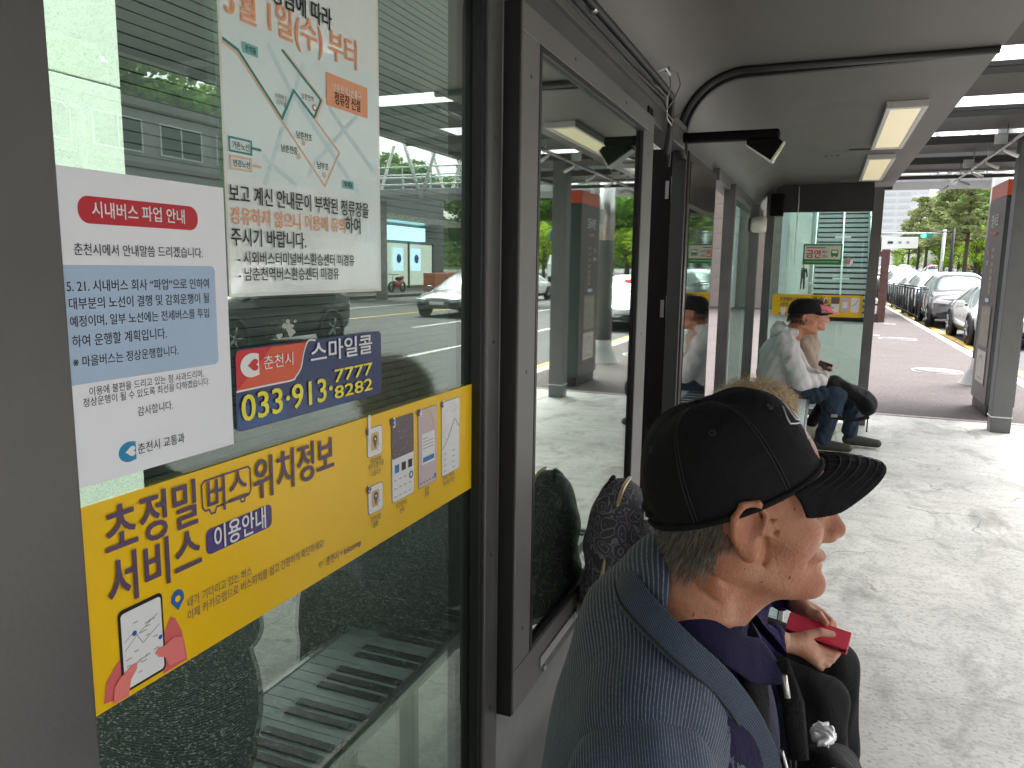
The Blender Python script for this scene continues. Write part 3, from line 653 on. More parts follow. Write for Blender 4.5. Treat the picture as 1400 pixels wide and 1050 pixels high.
# phone call sticker
st = tag(empty('phone_sticker', (0, 0, 0)), 'navy and red sticker with yellow phone numbers stuck below the poster', 'sticker')
S = Sheet(st, (PX, 0, 0), (0, 1, 0), (0, 0, 1))
S.rect('base', INK['navy'], .7075, 1.3005, 1.032, 1.3995, 1, .008)
S.rect('lower_tint', INK['blue_mid'], .7085, 1.3015, .86, 1.330, 2, .006)
S.poly('lower_tint', mat('blue_fade', (.015, .05, .18), .3), [(.80, 1.3015), (.95, 1.3015), (.90, 1.33), (.80, 1.33)], 3)
cv = [(u, v) for u, v in S_CURVE]; cv[0] = (cv[0][0], 1.3985)
cvs = []
for i in range(len(cv) - 1):
    for k in range(4):
        t = k / 4; p0, p1, p2, p3 = cv[max(i - 1, 0)], cv[i], cv[i + 1], cv[min(i + 2, len(cv) - 1)]
        cvs.append(tuple(.5 * (2 * p1[q] + (p2[q] - p0[q]) * t + (2 * p0[q] - 5 * p1[q] + 4 * p2[q] - p3[q]) * t * t + (3 * p1[q] - p0[q] - 3 * p2[q] + p3[q]) * t ** 3) for q in (0, 1)))
cvs.append((.7085, cv[-1][1]))
S.poly('red_field', INK['orange_red'], cvs + [(.7085, 1.391), (.7105, 1.3965), (.7155, 1.3985)], 4)
S.poly('red_corner', INK['sign_red'], [(.7085, 1.350), (.775, 1.3985), (.7155, 1.3985), (.7105, 1.3965), (.7085, 1.391)], 5)
S.line('white_sweep', INK['white'], cvs, .0022, 6)
city_logo(S, STICKER_LOGO, INK['white'], INK['sign_red'], 7)
STICKER_TEXT[2] = (STICKER_TEXT[2][0], (.715, 1.312, .898, 1.344), 'yellow', .03)
for s, bx, col, w in STICKER_TEXT: S.text('lettering_' + col, INK[col], s, bx, 8, w, minasp=0 if s != '스마일콜' else .75)
S.done()
# torn sticker remains on the glass
ts = tag(empty('sticker_remains', (PX, .80, 1.415)), 'torn pale remains of a peeled sticker on the glass between poster and phone sticker', 'sticker')
tm = mat('glue_pale', (.42, .46, .42), .6)
for k in range(9):
    cx = rnd.uniform(-.014, .026); cz = rnd.uniform(-.006, .016); rr = rnd.uniform(.002, .0075)
    pts = [(.0004 + k * .00008, cx + rr * rnd.uniform(.6, 1.5) * math.cos(2 * math.pi * j / 9), cz + rr * rnd.uniform(.4, 1.0) * math.sin(2 * math.pi * j / 9)) for j in range(9)]
    q_ = MB(); q_.add(pts, [tuple(range(9))]); q_.build('scrap', tm, ts)
# yellow service banner
bn = tag(empty('service_banner', (0, 0, 0)), 'long yellow banner with large purple Korean headline along the near pane', 'banner')
S = Sheet(bn, (PX, 0, 0), (0, 1, 0), (0, 0, 1))
S.rect('base', INK['banner_yellow'], .485, 1.0555, 1.370, 1.2695, 1)
for s, bx, col, w in BANNER_TEXT: S.text('lettering_' + col, INK[col], s, bx, 9, w, minasp=1.25)
(a, b_), (c, d_) = BUS_BOX; b_ += .004; w = .0022
bw = [(a + .004, d_), (c - .004, d_), (c, d_ - .004), (c, b_ + .008), (c - .004, b_ + .003), (c - .010, b_ + .003), (c - .012, b_ - .003), (c - .017, b_ - .003), (c - .020, b_ + .003), (a + .022, b_ + .003), (a + .019, b_ - .003), (a + .013, b_ - .003), (a + .010, b_ + .003), (a + .004, b_ + .003), (a, b_ + .008), (a, d_ - .004), (a + .004, d_)]
S.line('bus_outline', INK['purple'], bw, w, 4)
(a, b_), (c, d_) = PILL_PURPLE; S.rect('title_pill', INK['pill_purple'], a, b_, c, d_ + .001, 4, .008)
(a, b_), (c, d_) = PIN; cx = (a + c) / 2; r = (c - a) / 2 * .9; cy = d_ - r * 1.1
S.poly('map_pin', INK['pin_blue'], [(cx + r * math.cos(R(k)), cy + r * 1.15 * math.sin(R(k))) for k in range(-20, 201, 15)] + [(cx, b_ - .004)], 4); S.disc('pin_hole', INK['banner_yellow'], cx, cy, r * .42, 5)
S.disc('city_seal', INK['purple'], *SEAL[0], .0042, 4); S.disc('city_seal', INK['banner_yellow'], *SEAL[0], .0037, 5); S.line('seal_lines', INK['purple'], [(SEAL[0][0], SEAL[0][1] - .004), (SEAL[0][0], SEAL[0][1] + .004)], .0006, 6); S.line('seal_lines', INK['purple'], [(SEAL[0][0] - .004, SEAL[0][1]), (SEAL[0][0] + .004, SEAL[0][1])], .0006, 6)
# drawn hands holding a phone
S.poly('drawn_hand', INK['art_pink_dark'], [(q[0], max(q[1], 1.058)) for q in HAND1[:5]] + [(HAND1[4][0], 1.058)], 4)
ph = PHONE_ART; u0 = ph[0][0] - .006; u1 = ph[1][0] + .004; v0 = 1.062; v1 = ph[1][1] + .002
S.poly('drawn_hand', INK['art_pink_dark'], [(u1 - .006, 1.092), (u1 + .010, 1.118), (u1 + .016, 1.114), (u1 + .024, 1.096), (u1 + .028, 1.075), (u1 + .030, 1.058), (u1 - .004, 1.058)], 4)
S.rect('drawn_phone', INK['black'], u0, v0, u1, v1, 5, .006); S.rect('drawn_screen', INK['white'], u0 + .003, v0 + .003, u1 - .0025, v1 - .004, 6, .004)
S.line('screen_lines', INK['line_grey'], [(u0 + .006, v1 - .035), (u0 + .018, v1 - .028), (u0 + .028, v1 - .045), (u1 - .006, v1 - .034)], .0008, 7)
S.line('screen_lines', INK['line_grey'], [(u0 + .006, v0 + .045), (u0 + .02, v0 + .055), (u1 - .008, v0 + .068)], .0008, 7)
for k in range(16):
    uu = u0 + .006 + rnd.random() * (u1 - u0 - .02); vv = v0 + .012 + rnd.random() * (v1 - v0 - .03); S.line('screen_lines', INK['line_grey'], [(uu, vv), (uu + .004 + rnd.random() * .006, vv)], .0011, 8)
S.disc('screen_pin', INK['pin_blue'], u0 + .018, v1 - .030, .0028, 9); S.disc('screen_pin', INK['pin_blue'], u1 - .006, v0 + .040, .0024, 9)
S.poly('drawn_thumb', INK['art_pink'], [(u0 - .012, 1.058), (u0 - .010, 1.075), (u0 - .002, 1.083), (u0 + .006, 1.085), (u0 + .013, 1.089), (u0 + .019, 1.088), (u0 + .018, 1.082), (u0 + .010, 1.074), (u0 + .006, 1.058)], 10)
S.poly('drawn_thumb', INK['art_pink'], [(u1 + .024, 1.088), (u1 + .012, 1.094), (u1 - .002, 1.090), (u1 - .010, 1.091), (u1 - .014, 1.087), (u1 - .010, 1.081), (u1 - .002, 1.077), (u1 + .004, 1.064), (u1 + .026, 1.062)], 10)
def card(u0, v0, u1, v1, fill, num, r=.006):
    S.rect('card_outline', INK['purple'], u0 - .0008, v0 - .0008, u1 + .0008, v1 + .0008, 4, r); S.rect('card', fill, u0, v0, u1, v1, 5, r)
    S.disc('number_disc', INK['pill_purple'], u0 + .001, v1 - .003, .0062, 8)
cu0, cu1 = .988, 1.030
for v0, v1 in ((1.205, 1.250), (1.113, 1.157)):
    card(cu0, v0, cu1, v1, INK['white'], '1'); S.rect('app_icon', INK['art_tan'], cu0 + .009, v0 + .009, cu1 - .010, v1 - .008, 6, .005)
    cx = (cu0 + cu1) / 2; cy = (v0 + v1) / 2 + .004
    S.poly('app_pin', INK['art_grey'], [(cx + .0065 * math.cos(R(k)), cy + .0065 * math.sin(R(k))) for k in range(-25, 206, 15)] + [(cx, cy - .016)], 7); S.disc('app_pin_hole', INK['white'], cx, cy, .002, 8)
    S.disc('face_badge', INK['line_grey'], cu1 - .011, v0 + .011, .0055, 8); S.disc('face_badge', INK['white'], cu1 - .011, v0 + .011, .005, 9)
b3 = (1.060, 1.112, 1.132, 1.252); card(*b3, INK['white'], '3')
S.rect('card_dark', INK['art_grey'], b3[0], 1.185, b3[2], b3[3], 6, .004)
for k in range(3): S.rect('square_icon', INK['btn_blue'] if k == 0 else INK['black'], b3[0] + .008 + k * .022, 1.160, b3[0] + .022 + k * .022, 1.174, 7)
S.disc('home_disc', INK['btn_blue'], b3[2] - .010, 1.146, .007, 7); S.disc('home_disc', INK['white'], b3[2] - .010, 1.146, .0035, 8)
for k in range(12): u = b3[0] + .006 + (k % 4) * .016; v = 1.120 + (k // 4) * .014; S.line('card_marks', INK['line_grey'], [(u, v), (u + .007, v)], .0016, 7)
for k in range(26): u = b3[0] + .006 + rnd.random() * .055; v = 1.19 + rnd.random() * .055; S.line('card_marks', INK['line_grey'], [(u, v), (u + .006, v + rnd.uniform(-.002, .002))], .0006, 7)
b4 = (1.149, 1.112, 1.217, 1.252); card(*b4, INK['art_lilac'], '4')
S.line('card_road', INK['art_tan'], [(1.175, 1.251), (1.195, 1.238), (1.206, 1.222), (1.214, 1.200)], .004, 6)
S.rect('dialog', INK['white'], 1.161, 1.152, 1.209, 1.208, 7); S.rect('dialog_button', INK['btn_blue'], 1.164, 1.156, 1.206, 1.165, 8)
for k in range(4): S.line('card_marks', INK['line_grey'], [(1.165, 1.199 - k * .006), (1.203 - (k == 0) * .02, 1.199 - k * .006)], .0014, 8)
for k in range(5): S.line('card_marks', INK['purple'], [(1.155 + k * .011, 1.120), (1.160 + k * .011, 1.120)], .002, 7)
S.rect('dialog_button', INK['btn_blue'], 1.206, 1.118, 1.213, 1.127, 8)
b5 = (1.238, 1.112, 1.312, 1.252); card(*b5, INK['white'], '5')
S.line('card_route', INK['art_green'], [(1.240, 1.163), (1.262, 1.180), (1.290, 1.214), (1.311, 1.196)], .0016, 7)
for k in range(34): u = 1.243 + rnd.random() * .062; v = 1.165 + rnd.random() * .075; S.line('card_marks', INK['line_grey'], [(u, v), (u + rnd.uniform(.001, .006), v + rnd.uniform(-.004, .004))], .0007, 6)
for k in range(8): v = 1.120 + (k // 2) * .011; u = 1.245 + (k % 2) * .035; S.line('card_marks', INK['line_grey'], [(u, v), (u + .012, v)], .0013, 7)
S.done()

# ---------------------------------------------------------------- foliage
def leaf_mat(name, col, col2, scale=.8):
    m = bpy.data.materials.new(name); m.use_nodes = True; N, L = nodes(m); N.clear()
    o = N.new('ShaderNodeOutputMaterial'); d = N.new('ShaderNodeBsdfDiffuse'); t = N.new('ShaderNodeBsdfTranslucent'); mx = N.new('ShaderNodeMixShader'); mx.inputs[0].default_value = .5
    tc = N.new('ShaderNodeTexCoord'); n = N.new('ShaderNodeTexNoise'); n.inputs['Scale'].default_value = scale; n.inputs['Detail'].default_value = 5
    r = N.new('ShaderNodeMapRange'); r.inputs[1].default_value = .35; r.inputs[2].default_value = .65
    x = N.new('ShaderNodeMix'); x.data_type = 'RGBA'; x.inputs[6].default_value = (*col, 1); x.inputs[7].default_value = (*col2, 1)
    L.new(tc.outputs['Object'], n.inputs['Vector']); L.new(n.outputs[0], r.inputs[0]); L.new(r.outputs[0], x.inputs[0])
    L.new(x.outputs[2], d.inputs[0]); L.new(x.outputs[2], t.inputs[0]); L.new(d.outputs[0], mx.inputs[1]); L.new(t.outputs[0], mx.inputs[2]); L.new(mx.outputs[0], o.inputs[0])
    MATS[name] = m; return m
leaf_mat('pine_leaf', (.17, .22, .085), (.32, .36, .17)); leaf_mat('broad_leaf', (.11, .24, .05), (.22, .36, .10)); leaf_mat('lime_leaf', (.19, .33, .035), (.30, .42, .06)); leaf_mat('hill_leaf', (.045, .09, .03), (.12, .19, .06), .15)
mat('bark', (.10, .075, .055), .9, bump=.6, bscale=30)
def leaves(name, m, blobs, n, size, seed, parent=None, flat=.6):
    g = np.random.default_rng(seed); B = np.array(blobs, float); w = B[:, 3] * B[:, 4] * B[:, 5]; w = w ** .7; idx = g.choice(len(B), n, p=w / w.sum())
    d = g.normal(size=(n, 3)); d /= np.linalg.norm(d, axis=1)[:, None]; r = g.uniform(.45, 1.08, n) ** .6
    c = B[idx, :3] + d * B[idx, 3:6] * r[:, None]
    a = g.normal(size=(n, 3)); a /= np.linalg.norm(a, axis=1)[:, None]; a[:, 2] *= flat; b = np.cross(a, d); b /= np.linalg.norm(b, axis=1)[:, None] + 1e-6
    s = size * g.uniform(.5, 1.4, n)[:, None]; a *= s; b *= s * .7
    v = np.stack([c - a, c + b, c + a, c - b], 1).reshape(-1, 3)
    me = bpy.data.meshes.new(name); me.vertices.add(4 * n); me.vertices.foreach_set('co', v.ravel()); me.loops.add(4 * n); me.loops.foreach_set('vertex_index', np.arange(4 * n))
    me.polygons.add(n); me.polygons.foreach_set('loop_start', np.arange(0, 4 * n, 4)); me.polygons.foreach_set('loop_total', np.full(n, 4)); me.update(); me.validate(); me.materials.append(m)
    o = bpy.data.objects.new(name, me); COL.objects.link(o)
    if parent: o.parent = parent
    return o
def make_tree(kind, h, seed, leaf, n=5200):
    g = random.Random(seed); t = empty(kind); blobs = []; tr = MB()
    if kind == 'pine_tree':
        tr.tube([(0, 0, 0), (.05, .03, h * .4), (-.04, .05, h * .75), (0, 0, h * .97)], [.16, .13, .08, .03], 8)
        z = h * .40
        while z < h:
            q = (h - z) / h; r = .7 + 2.3 * q ** .8
            for k in range(5):
                a = g.uniform(0, 6.28); rr = r * g.uniform(.35, .95); x, y = rr * math.cos(a), rr * math.sin(a)
                blobs.append((x, y, z + g.uniform(-.1, .2), g.uniform(.5, 1.0) * (.5 + q), g.uniform(.5, 1.0) * (.5 + q), g.uniform(.16, .30)))
                tr.tube([(0, 0, z - .25), (x * .6, y * .6, z - .05), (x, y, z)], [.05, .03, .012], 5, False)
            z += h * .062
        sz = .13
    else:
        tr.tube([(0, 0, 0), (.06, .02, h * .25), (.0, .06, h * .5), (0, 0, h * .8)], [.17, .13, .09, .04], 8)
        for k in range(26):
            a = g.uniform(0, 6.28); zz = g.uniform(.32, .98) * h; r = h * .30 * math.sin(math.pi * min(1, max(.12, (zz / h - .22) / .85))) ** .6 * g.uniform(.3, 1)
            x, y = r * math.cos(a), r * math.sin(a); s = h * g.uniform(.07, .13)
            blobs.append((x, y, zz - s * .5, s * 1.2, s * 1.2, s * .8)); tr.tube([(0, 0, zz * .6), (x * .6, y * .6, zz * .8), (x, y, zz - s * .5)], [.05, .035, .015], 5, False)
        sz = .17
    tr.build('trunk', MATS['bark'], t); leaves('crown', MATS[leaf], blobs, n, sz * h / 9, seed, t)
    return t
pines = [make_tree('pine_tree', 9.0, 3, 'pine_leaf', 5200), make_tree('pine_tree', 8.6, 8, 'pine_leaf', 5200)]
spots = [(9.6, 66), (9.9, 75), (10.2, 84), (10.0, 94), (10.4, 106), (10.6, 120)]
order = ['nearest the stop, its trunk the thickest', 'second from the stop', 'third from the stop', 'fourth along', 'fifth along', 'sixth along', 'seventh along', 'farthest and smallest']
for i, (x, y) in enumerate(spots):
    t = pines[i] if i < 2 else copy_tree(pines[i % 2]); t.location = (x, y, zr(y)); t.rotation_euler.z = i * 1.3; k = 1 + .06 * math.sin(i * 2.1); t.scale = (k, k, k)
    tag(t, 'layered pine in the roadside row, ' + order[i], 'tree', 'pines in a row beside the street')
ORD = 'first second third fourth fifth sixth seventh eighth ninth tenth eleventh twelfth thirteenth fourteenth fifteenth sixteenth seventeenth eighteenth nineteenth twentieth'.split()
br = [make_tree('broadleaf_tree', 11, 21, 'broad_leaf', 9000), make_tree('broadleaf_tree', 10, 22, 'broad_leaf', 9000)]
bs = [(15.6, 98, 1.05), (19.5, 112, 1.1), (16.8, 120, 1.15), (18.5, 82, 1.0), (23, 88, 1.05), (21, 102, 1.15), (28, 84, 1.1), (33, 92, 1.2), (40, 88, 1.25), (27, 108, 1.2), (47, 84, 1.3), (52, 70, 1.2), (46, 62, 1.0), (58, 60, 1.3), (39.5, 27, 1.45), (40, 19, 1.5), (39, 35, 1.5), (41, 44, 1.5), (38.5, 10, 1.4)]
for i, (x, y, k) in enumerate(bs):
    t = br[i] if i < 2 else copy_tree(br[i % 2]); t.location = (x, y, zr(y)); t.rotation_euler.z = i; t.scale = (k, k, k)
    tag(t, ORD[i] + ' tall full green broadleaf tree ' + ('behind the offices across the street' if y < 50 else 'beyond the far side of the street'), 'tree', 'tall green trees beyond the street')
lm_ = [make_tree('lime_green_tree', 5, 31, 'lime_leaf', 2600), make_tree('lime_green_tree', 4.6, 32, 'lime_leaf', 2600)]
ls = [(12.3, 79), (11.6, 88), (13.5, 70), (15.5, 74), (17.8, 78), (14.8, 92), (19, 96), (13.2, 110), (12.8, 130), (12.4, 150), (16, 128), (20, 140), (24, 120), (13.4, 176), (30, 70), (25, 66), (21, 62)]
for i, (x, y) in enumerate(ls):
    t = lm_[i] if i < 2 else copy_tree(lm_[i % 2]); t.location = (x, y, zr(y)); t.rotation_euler.z = i * 2
    tag(t, ORD[i] + ' small lime green street tree, set ' + ('close in among the pines' if x < 15 else 'out beyond the pines') + (' and far off' if y > 105 else ''), 'tree', 'small lime green trees along the street')
# wooded hill far to the right
hb = MB(); P = []
for i in range(15):
    row = []
    for j in range(15):
        x = 60 + i * 22; y = -60 + j * 34; h = 42 * math.exp(-((x - 230) / 95) ** 2) * (0.75 + .25 * math.sin(j * .9)) - 1
        row.append((x, y, h))
    P.append(row)
hb.grid(P, True); struct(hb.build('wooded_hill', MATS['hill_leaf']))
bl = []
for i in range(260):
    x = rnd.uniform(85, 240); y = rnd.uniform(-50, 400); h = 42 * math.exp(-((x - 230) / 95) ** 2) * (.75 + .25 * math.sin((y + 60) / 34 * .9)) - 1
    bl.append((x, y, h + 2, rnd.uniform(4, 8), rnd.uniform(4, 8), rnd.uniform(3, 5)))
o = leaves('hillside_woods', MATS['hill_leaf'], bl, 42000, 1.1, 5); tag(o, 'distant woods covering the hill', 'woods', kind='stuff')

# ---------------------------------------------------------------- buildings
wmat = mat('window_dark', (.05, .07, .08), .12, spec=.8)
def windows(parent, M4, cols, rows, u0, v0, du, dv, w, h, gm=None, name='window'):
    """window frames (parts) with panes (sub-parts) on a facade whose outward normal is local -Y"""
    f0 = MB(); f0.box(-w / 2 - .06, -.05, -h / 2 - .06, w / 2 + .06, .02, -h / 2); f0.box(-w / 2 - .06, -.05, h / 2, w / 2 + .06, .02, h / 2 + .06); f0.box(-w / 2 - .06, -.05, -h / 2, -w / 2, .02, h / 2); f0.box(w / 2, -.05, -h / 2, w / 2 + .06, .02, h / 2); f0.box(-.03, -.04, -h / 2, .03, .02, h / 2)
    fo = f0.build(name, MATS['white_paint'], parent); po_ = MB().box(-w / 2, -.015, -h / 2, w / 2, .01, h / 2).build('pane', gm or wmat, fo)
    first = True
    for i in range(cols):
        for j in range(rows):
            if first: a = fo; first = False
            else:
                a = fo.copy(); COL.objects.link(a); a.parent = parent; b_ = po_.copy(); COL.objects.link(b_); b_.parent = a
            a.matrix_local = M4 @ Matrix.Translation((u0 + i * du, 0, v0 + j * dv))
# glass fronted station building beyond the stairs
sbd = tag(empty('station_building', (-5.5, 60, 0)), 'long building with pink stone end and tall glass front with white mullions', 'building')
box('wall', (-6, -27, 0), (3.8, 27, 14), mat('station_wall', (.42, .38, .36), .8, var=.06), sbd)
tile = MB().box(-.448, -.035, .006, .448, 0, .594).build('stone_tile', MATS['granite_pink'], sbd, .006); k = 0
for i in range(9):
    for j in range(18):
        c = tile if k == 0 else tile.copy()
        if k: COL.objects.link(c); c.parent = sbd
        k += 1; c.location = (-3.8 + i * .9, -27.002 - rnd.uniform(0, .006), j * .6)
box('corner_frame', (1.75, -27.20, 0), (2.15, -27.06, 5.3), MATS['white_paint'], sbd, .01)
box('corner_frame', (-4, -27.20, 5.3), (2.15, -27.06, 5.65), MATS['white_paint'], sbd, .01)
pn = MB().box(3.80, .06, .5, 3.84, 1.44, 13.6).build('glass_pane', mat('facade_glass', (.24, .30, .26), .15, spec=.8, var=.15, scale=.4), sbd); ml = MB().box(3.80, -.06, 0, 4.02, .06, 13.8).build('mullion', MATS['white_paint'], sbd)
for i in range(36):
    a = pn if i == 0 else pn.copy(); b_ = ml if i == 0 else ml.copy()
    if i: COL.objects.link(a); COL.objects.link(b_); a.parent = b_.parent = sbd
    a.location = b_.location = (0, -27 + i * 1.5, 0)
for z in (3.4, 6.6, 9.8): box('transom', (3.80, -26.9, z), (3.93, 27, z + .12), MATS['white_paint'], sbd)
yb = tag(empty('cream_building', (1.5, 118, zr(118))), 'cream building seen through the end glass left of the stairs', 'building')
box('wall', (-9, 0, 0), (3.4, 12, 15), mat('cream_wall', (.40, .38, .27), .8, var=.05), yb)
windows(yb, Matrix.Identity(4), 5, 4, -7.5, 2.6, 2.4, 3.2, 1.3, 1.5)
# hazy apartment towers
for i, (x, y, w, h, lab) in enumerate(((30.0, 420, 13, 46, 'pale apartment tower above the fence, left of the pines'), (21, 430, 8, 40, 'narrow pale apartment tower beside the end post of the shelter'), (61, 440, 7, 56, 'thin pale apartment tower peeking above the pine tops'), (48, 520, 12, 50, 'pale apartment tower mostly hidden behind the pines'))):
    t = tag(empty('apartment_tower', (x, y, 0)), lab, 'building', 'pale apartment towers in the distance')
    box('wall', (-w / 2, 0, 0), (w / 2, 14, h), mat('tower_wall', (.86, .87, .88), .8), t)
    bnd = mat('tower_band', (.74, .76, .79), .4)
    c0 = None
    for k in range(int(h / 3.1)):
        for s_ in (-.25, .25):
            if c0 is None: c0 = MB().box(-w * .20, -.12, 0, w * .20, 0, 1.5).build('window', bnd, t); c = c0
            else: c = c0.copy(); COL.objects.link(c); c.parent = t
            c.location = (s_ * w, 0, 1.2 + k * 3.1)
    box('roof_slab', (-w / 2 - .3, -.3, h), (w / 2 + .3, 14.3, h + .6), MATS['white_paint'], t)
# footbridge across the street with stairs down to the pavement
fb = tag(empty('footbridge', (0, 30, 0)), 'white steel footbridge over the street with V struts and a grey stair flight', 'footbridge')
WP = MATS['white_paint']; gs = mat('steel_white_green', (.62, .70, .68), .45, .2)
box('deck', (-.6, 1.6, 4.72), (30, 4.4, 5.0), mat('deck_grey', (.40, .40, .41), .6, var=.1), fb, .02)
for i in range(11): box('deck_joint', (1.4 + i * 2.6, 1.595, 4.70), (1.46 + i * 2.6, 4.405, 4.74), FD, fb)
for y in (1.62, 4.34):
    for z in (5.2, 5.5, 5.98): MB().tube([(1.9, y, z), (30, y, z)], .035, 6).build('rail', gs, fb)
    for i in range(19): MB().tube([(2 + i * 1.5, y, 4.9), (2 + i * 1.5, y, 5.98)], .03, 6).build('baluster', gs, fb)
    for i in range(7):
        x = 4 + i * 4; MB().tube([(x, y - .05, 4.6), (x - 1.0, y - .05, 7.4)], .08, 8).build('strut', WP, fb); MB().tube([(x, y - .05, 4.6), (x + 1.0, y - .05, 7.4)], .08, 8).build('strut', WP, fb)
for x in (8.4, 19.0, 29): MB().tube([(x, 3, -.3), (x, 3, 4.6)], .28, 14).build('pier', MATS['concrete_pale'], fb)
tr0 = None; N_ = 27; sx0, sx1 = -.30, 1.30
trm = mat('stair_tread', (.42, .44, .44), .6, var=.12, scale=5); rsm = mat('stair_riser', (.07, .075, .075), .8)
for i in range(N_):
    if tr0 is None:
        tr0 = MB().box(sx0, -.02, -.05, sx1, .24, .062).build('tread', trm, fb); rs0 = MB().box(sx0, .10, -.12, sx1, .12, -.05).build('riser', rsm, fb)
    a = tr0 if i == 0 else tr0.copy(); b_ = rs0 if i == 0 else rs0.copy()
    if i: COL.objects.link(a); COL.objects.link(b_); a.parent = b_.parent = fb
    a.location = b_.location = (0, -4.2 + i * .215, .18 + i * .172)
sbk = MB(); sbk.add([(sx0, -4.1, -.1), (sx1, -4.1, -.1), (sx1, 1.7, 4.6), (sx0, 1.7, 4.6)], [(0, 1, 2, 3)]); sbk.build('soffit', rsm, fb, solid=.02)
for x in (sx0 - .09, sx1 + .09):
    MB().prism([(-4.5, 0), (-4.0, 0), (1.7, 4.5), (1.7, 5.0), (-4.5, .35)], x - .05, x + .05, axis='x').build('stringer', gs, fb)
    MB().tube([(x, -4.5, 1.1), (x, 1.7, 6.0)], .045, 8).build('handrail', gs, fb); MB().tube([(x, -4.5, .75), (x, 1.7, 5.6)], .03, 6).build('handrail', gs, fb)
    for i in range(7): MB().tube([(x, -4.4 + i, .3 + i * .79), (x, -4.4 + i, 1.15 + i * .79)], .03, 6).build('baluster', gs, fb)
    MB().tube([(x, -4.4, 0), (x, -4.4, 7.5)], .06, 8).build('post', gs, fb)
MB().tube([(.5, -4.4, .4), (.5, 1.6, 5.2)], .03, 6).build('handrail', WP, fb)
for z, y in ((1.25, -2.9), (2.65, -1.15), (3.9, .45)): box('landing_plate', (.25, y - .02, z - .07), (.75, y, z + .07), WP, fb)

# stone clad column right behind the near pane, dark slatted wall behind it
cl = tag(empty('stone_column', (-2.70, 1.5, 0)), 'pale speckled granite column seen through the upper left of the near pane', 'column')
for k, (z0, z1) in enumerate(((0, .71), (.715, 1.42), (1.425, 2.13), (2.135, 2.84), (2.845, 3.55), (3.555, 4.3))):
    box('stone_block', (-.25, -.6, z0), (.25, .69, z1), MATS['granite_white'], cl, .003)
sw = tag(empty('slatted_wall', (-3.4, 4, 0)), 'dark wall of thin horizontal slats behind the bus shelter', 'wall')
box('backing', (-.12, -6, 0), (-.03, 5, 4.6), FD, sw)
slm = mat('slat_dark', (.012, .013, .012), .5, .2, var=.15); s0 = None
for k in range(76):
    if s0 is None: s0 = MB().box(-.028, -5.98, 0, .0, 4.98, .052).build('slat', slm, sw); c = s0
    else: c = s0.copy(); COL.objects.link(c); c.parent = sw
    c.location = (rnd.uniform(0, .004), 0, .02 + k * .06)
# buildings on the far side of the street, seen only as reflections
def xface(x): return Matrix.Translation((x, 0, 0)) @ Matrix.Rotation(R(-90), 4, 'Z')
gb = tag(empty('grey_office', (27, 25, 0)), 'low grey office with window bands and a drainpipe, reflected in the near pane', 'building')
box('wall', (0, -9, 0), (10, 9, 8.2), mat('office_wall', (.34, .35, .35), .8, var=.1, scale=.6), gb)
box('parapet', (-.25, -9.2, 8.2), (10.2, 9.2, 8.6), mat('office_band', (.22, .22, .22), .7), gb)
for z in (2.9, 5.6): box('band', (-.08, -9.05, z), (0, 9.05, z + .25), MATS['office_band'], gb)
windows(gb, xface(-.02), 5, 3, -7.0, 1.5, 3.5, 2.75, 2.4, 1.3)
MB().tube([(-.3, -2, 0), (-.3, -2, 7.2), (-.3, -2.1, 7.5), (-.3, -2.6, 7.6)], .16, 10).build('drainpipe', MATS['concrete_pale'], gb)
shp = tag(empty('corner_shop', (25, 43, 0)), 'convenience shop with a lit pale blue sign and posters in its glass front', 'shop')
box('wall', (.3, -9, 0), (9, 9, 7.5), mat('shop_wall', (.16, .16, .17), .8), shp)
box('shop_front', (.2, -7, .2), (.3, 7, 3.0), mat('shop_interior', (.35, .36, .33), .4, emit=((.8, .9, .75), .35)), shp)
for y in (-7, -3.5, 0, 3.5, 7): box('mullion', (.1, y - .06, 0), (.2, y + .06, 3.1), FD, shp)
box('sign', (-.1, .4, 3.2), (.2, 5.4, 4.1), mat('sign_lit', (.4, .75, .85), .4, emit=((.45, .9, 1.0), 1.1)), shp)
for y, c in ((2.0, 'pane_poster'), (4.4, 'pane_poster')):
    box('window_poster', (.05, y - .6, 1.2), (.1, y + .6, 2.7), mat('poster_lit', (.5, .7, .9), .5, emit=((.5, .75, 1.0), .7)), shp); MB().lathe([(0, -.01), (.3, -.01), (.3, 0), (0, 0)], c=(.04, y, 2.0), n=16, axis='x').build('poster_disc', MATS['pin_blue'], shp)
box('awning', (-1.6, -8, 4.3), (.3, 8, 4.7), MATS['steel'], shp)
box('planter', (-4.5, -1.5, 0), (-3.7, 1.8, 1.1), mat('planter_orange', (.55, .13, .05), .7), shp)
sc = tag(empty('parked_motorbike', (21.2, 38.2, .02)), 'parked red and dark motorbike by the shop front, seen in reflection', 'motorbike')
for y in (-.62, .62): MB().lathe([(.22, -.05), (.30, -.05), (.31, 0), (.30, .05), (.22, .05)], c=(0, y, .31), n=20, axis='x').build('wheel', MATS['black_rubber'], sc)
MB().tube([(0, -.62, .31), (0, -.45, .8), (0, -.40, 1.0)], .03, 8).build('fork', MATS['steel'], sc); MB().tube([(-.33, -.38, 1.02), (0, -.42, 1.0), (.33, -.38, 1.02)], .018, 6).build('handlebar', FD, sc)
MB().tube([(0, -.35, .55), (0, 0, .42), (0, .35, .55), (0, .7, .78)], [.12, .17, .16, .07], 10).build('body', mat('bike_red', (.55, .03, .04), .3), sc); MB().tube([(0, 0, .74), (0, .3, .80), (0, .6, .86)], [.10, .13, .09], 8, flat=1.3).build('seat', MATS['black_rubber'], sc)

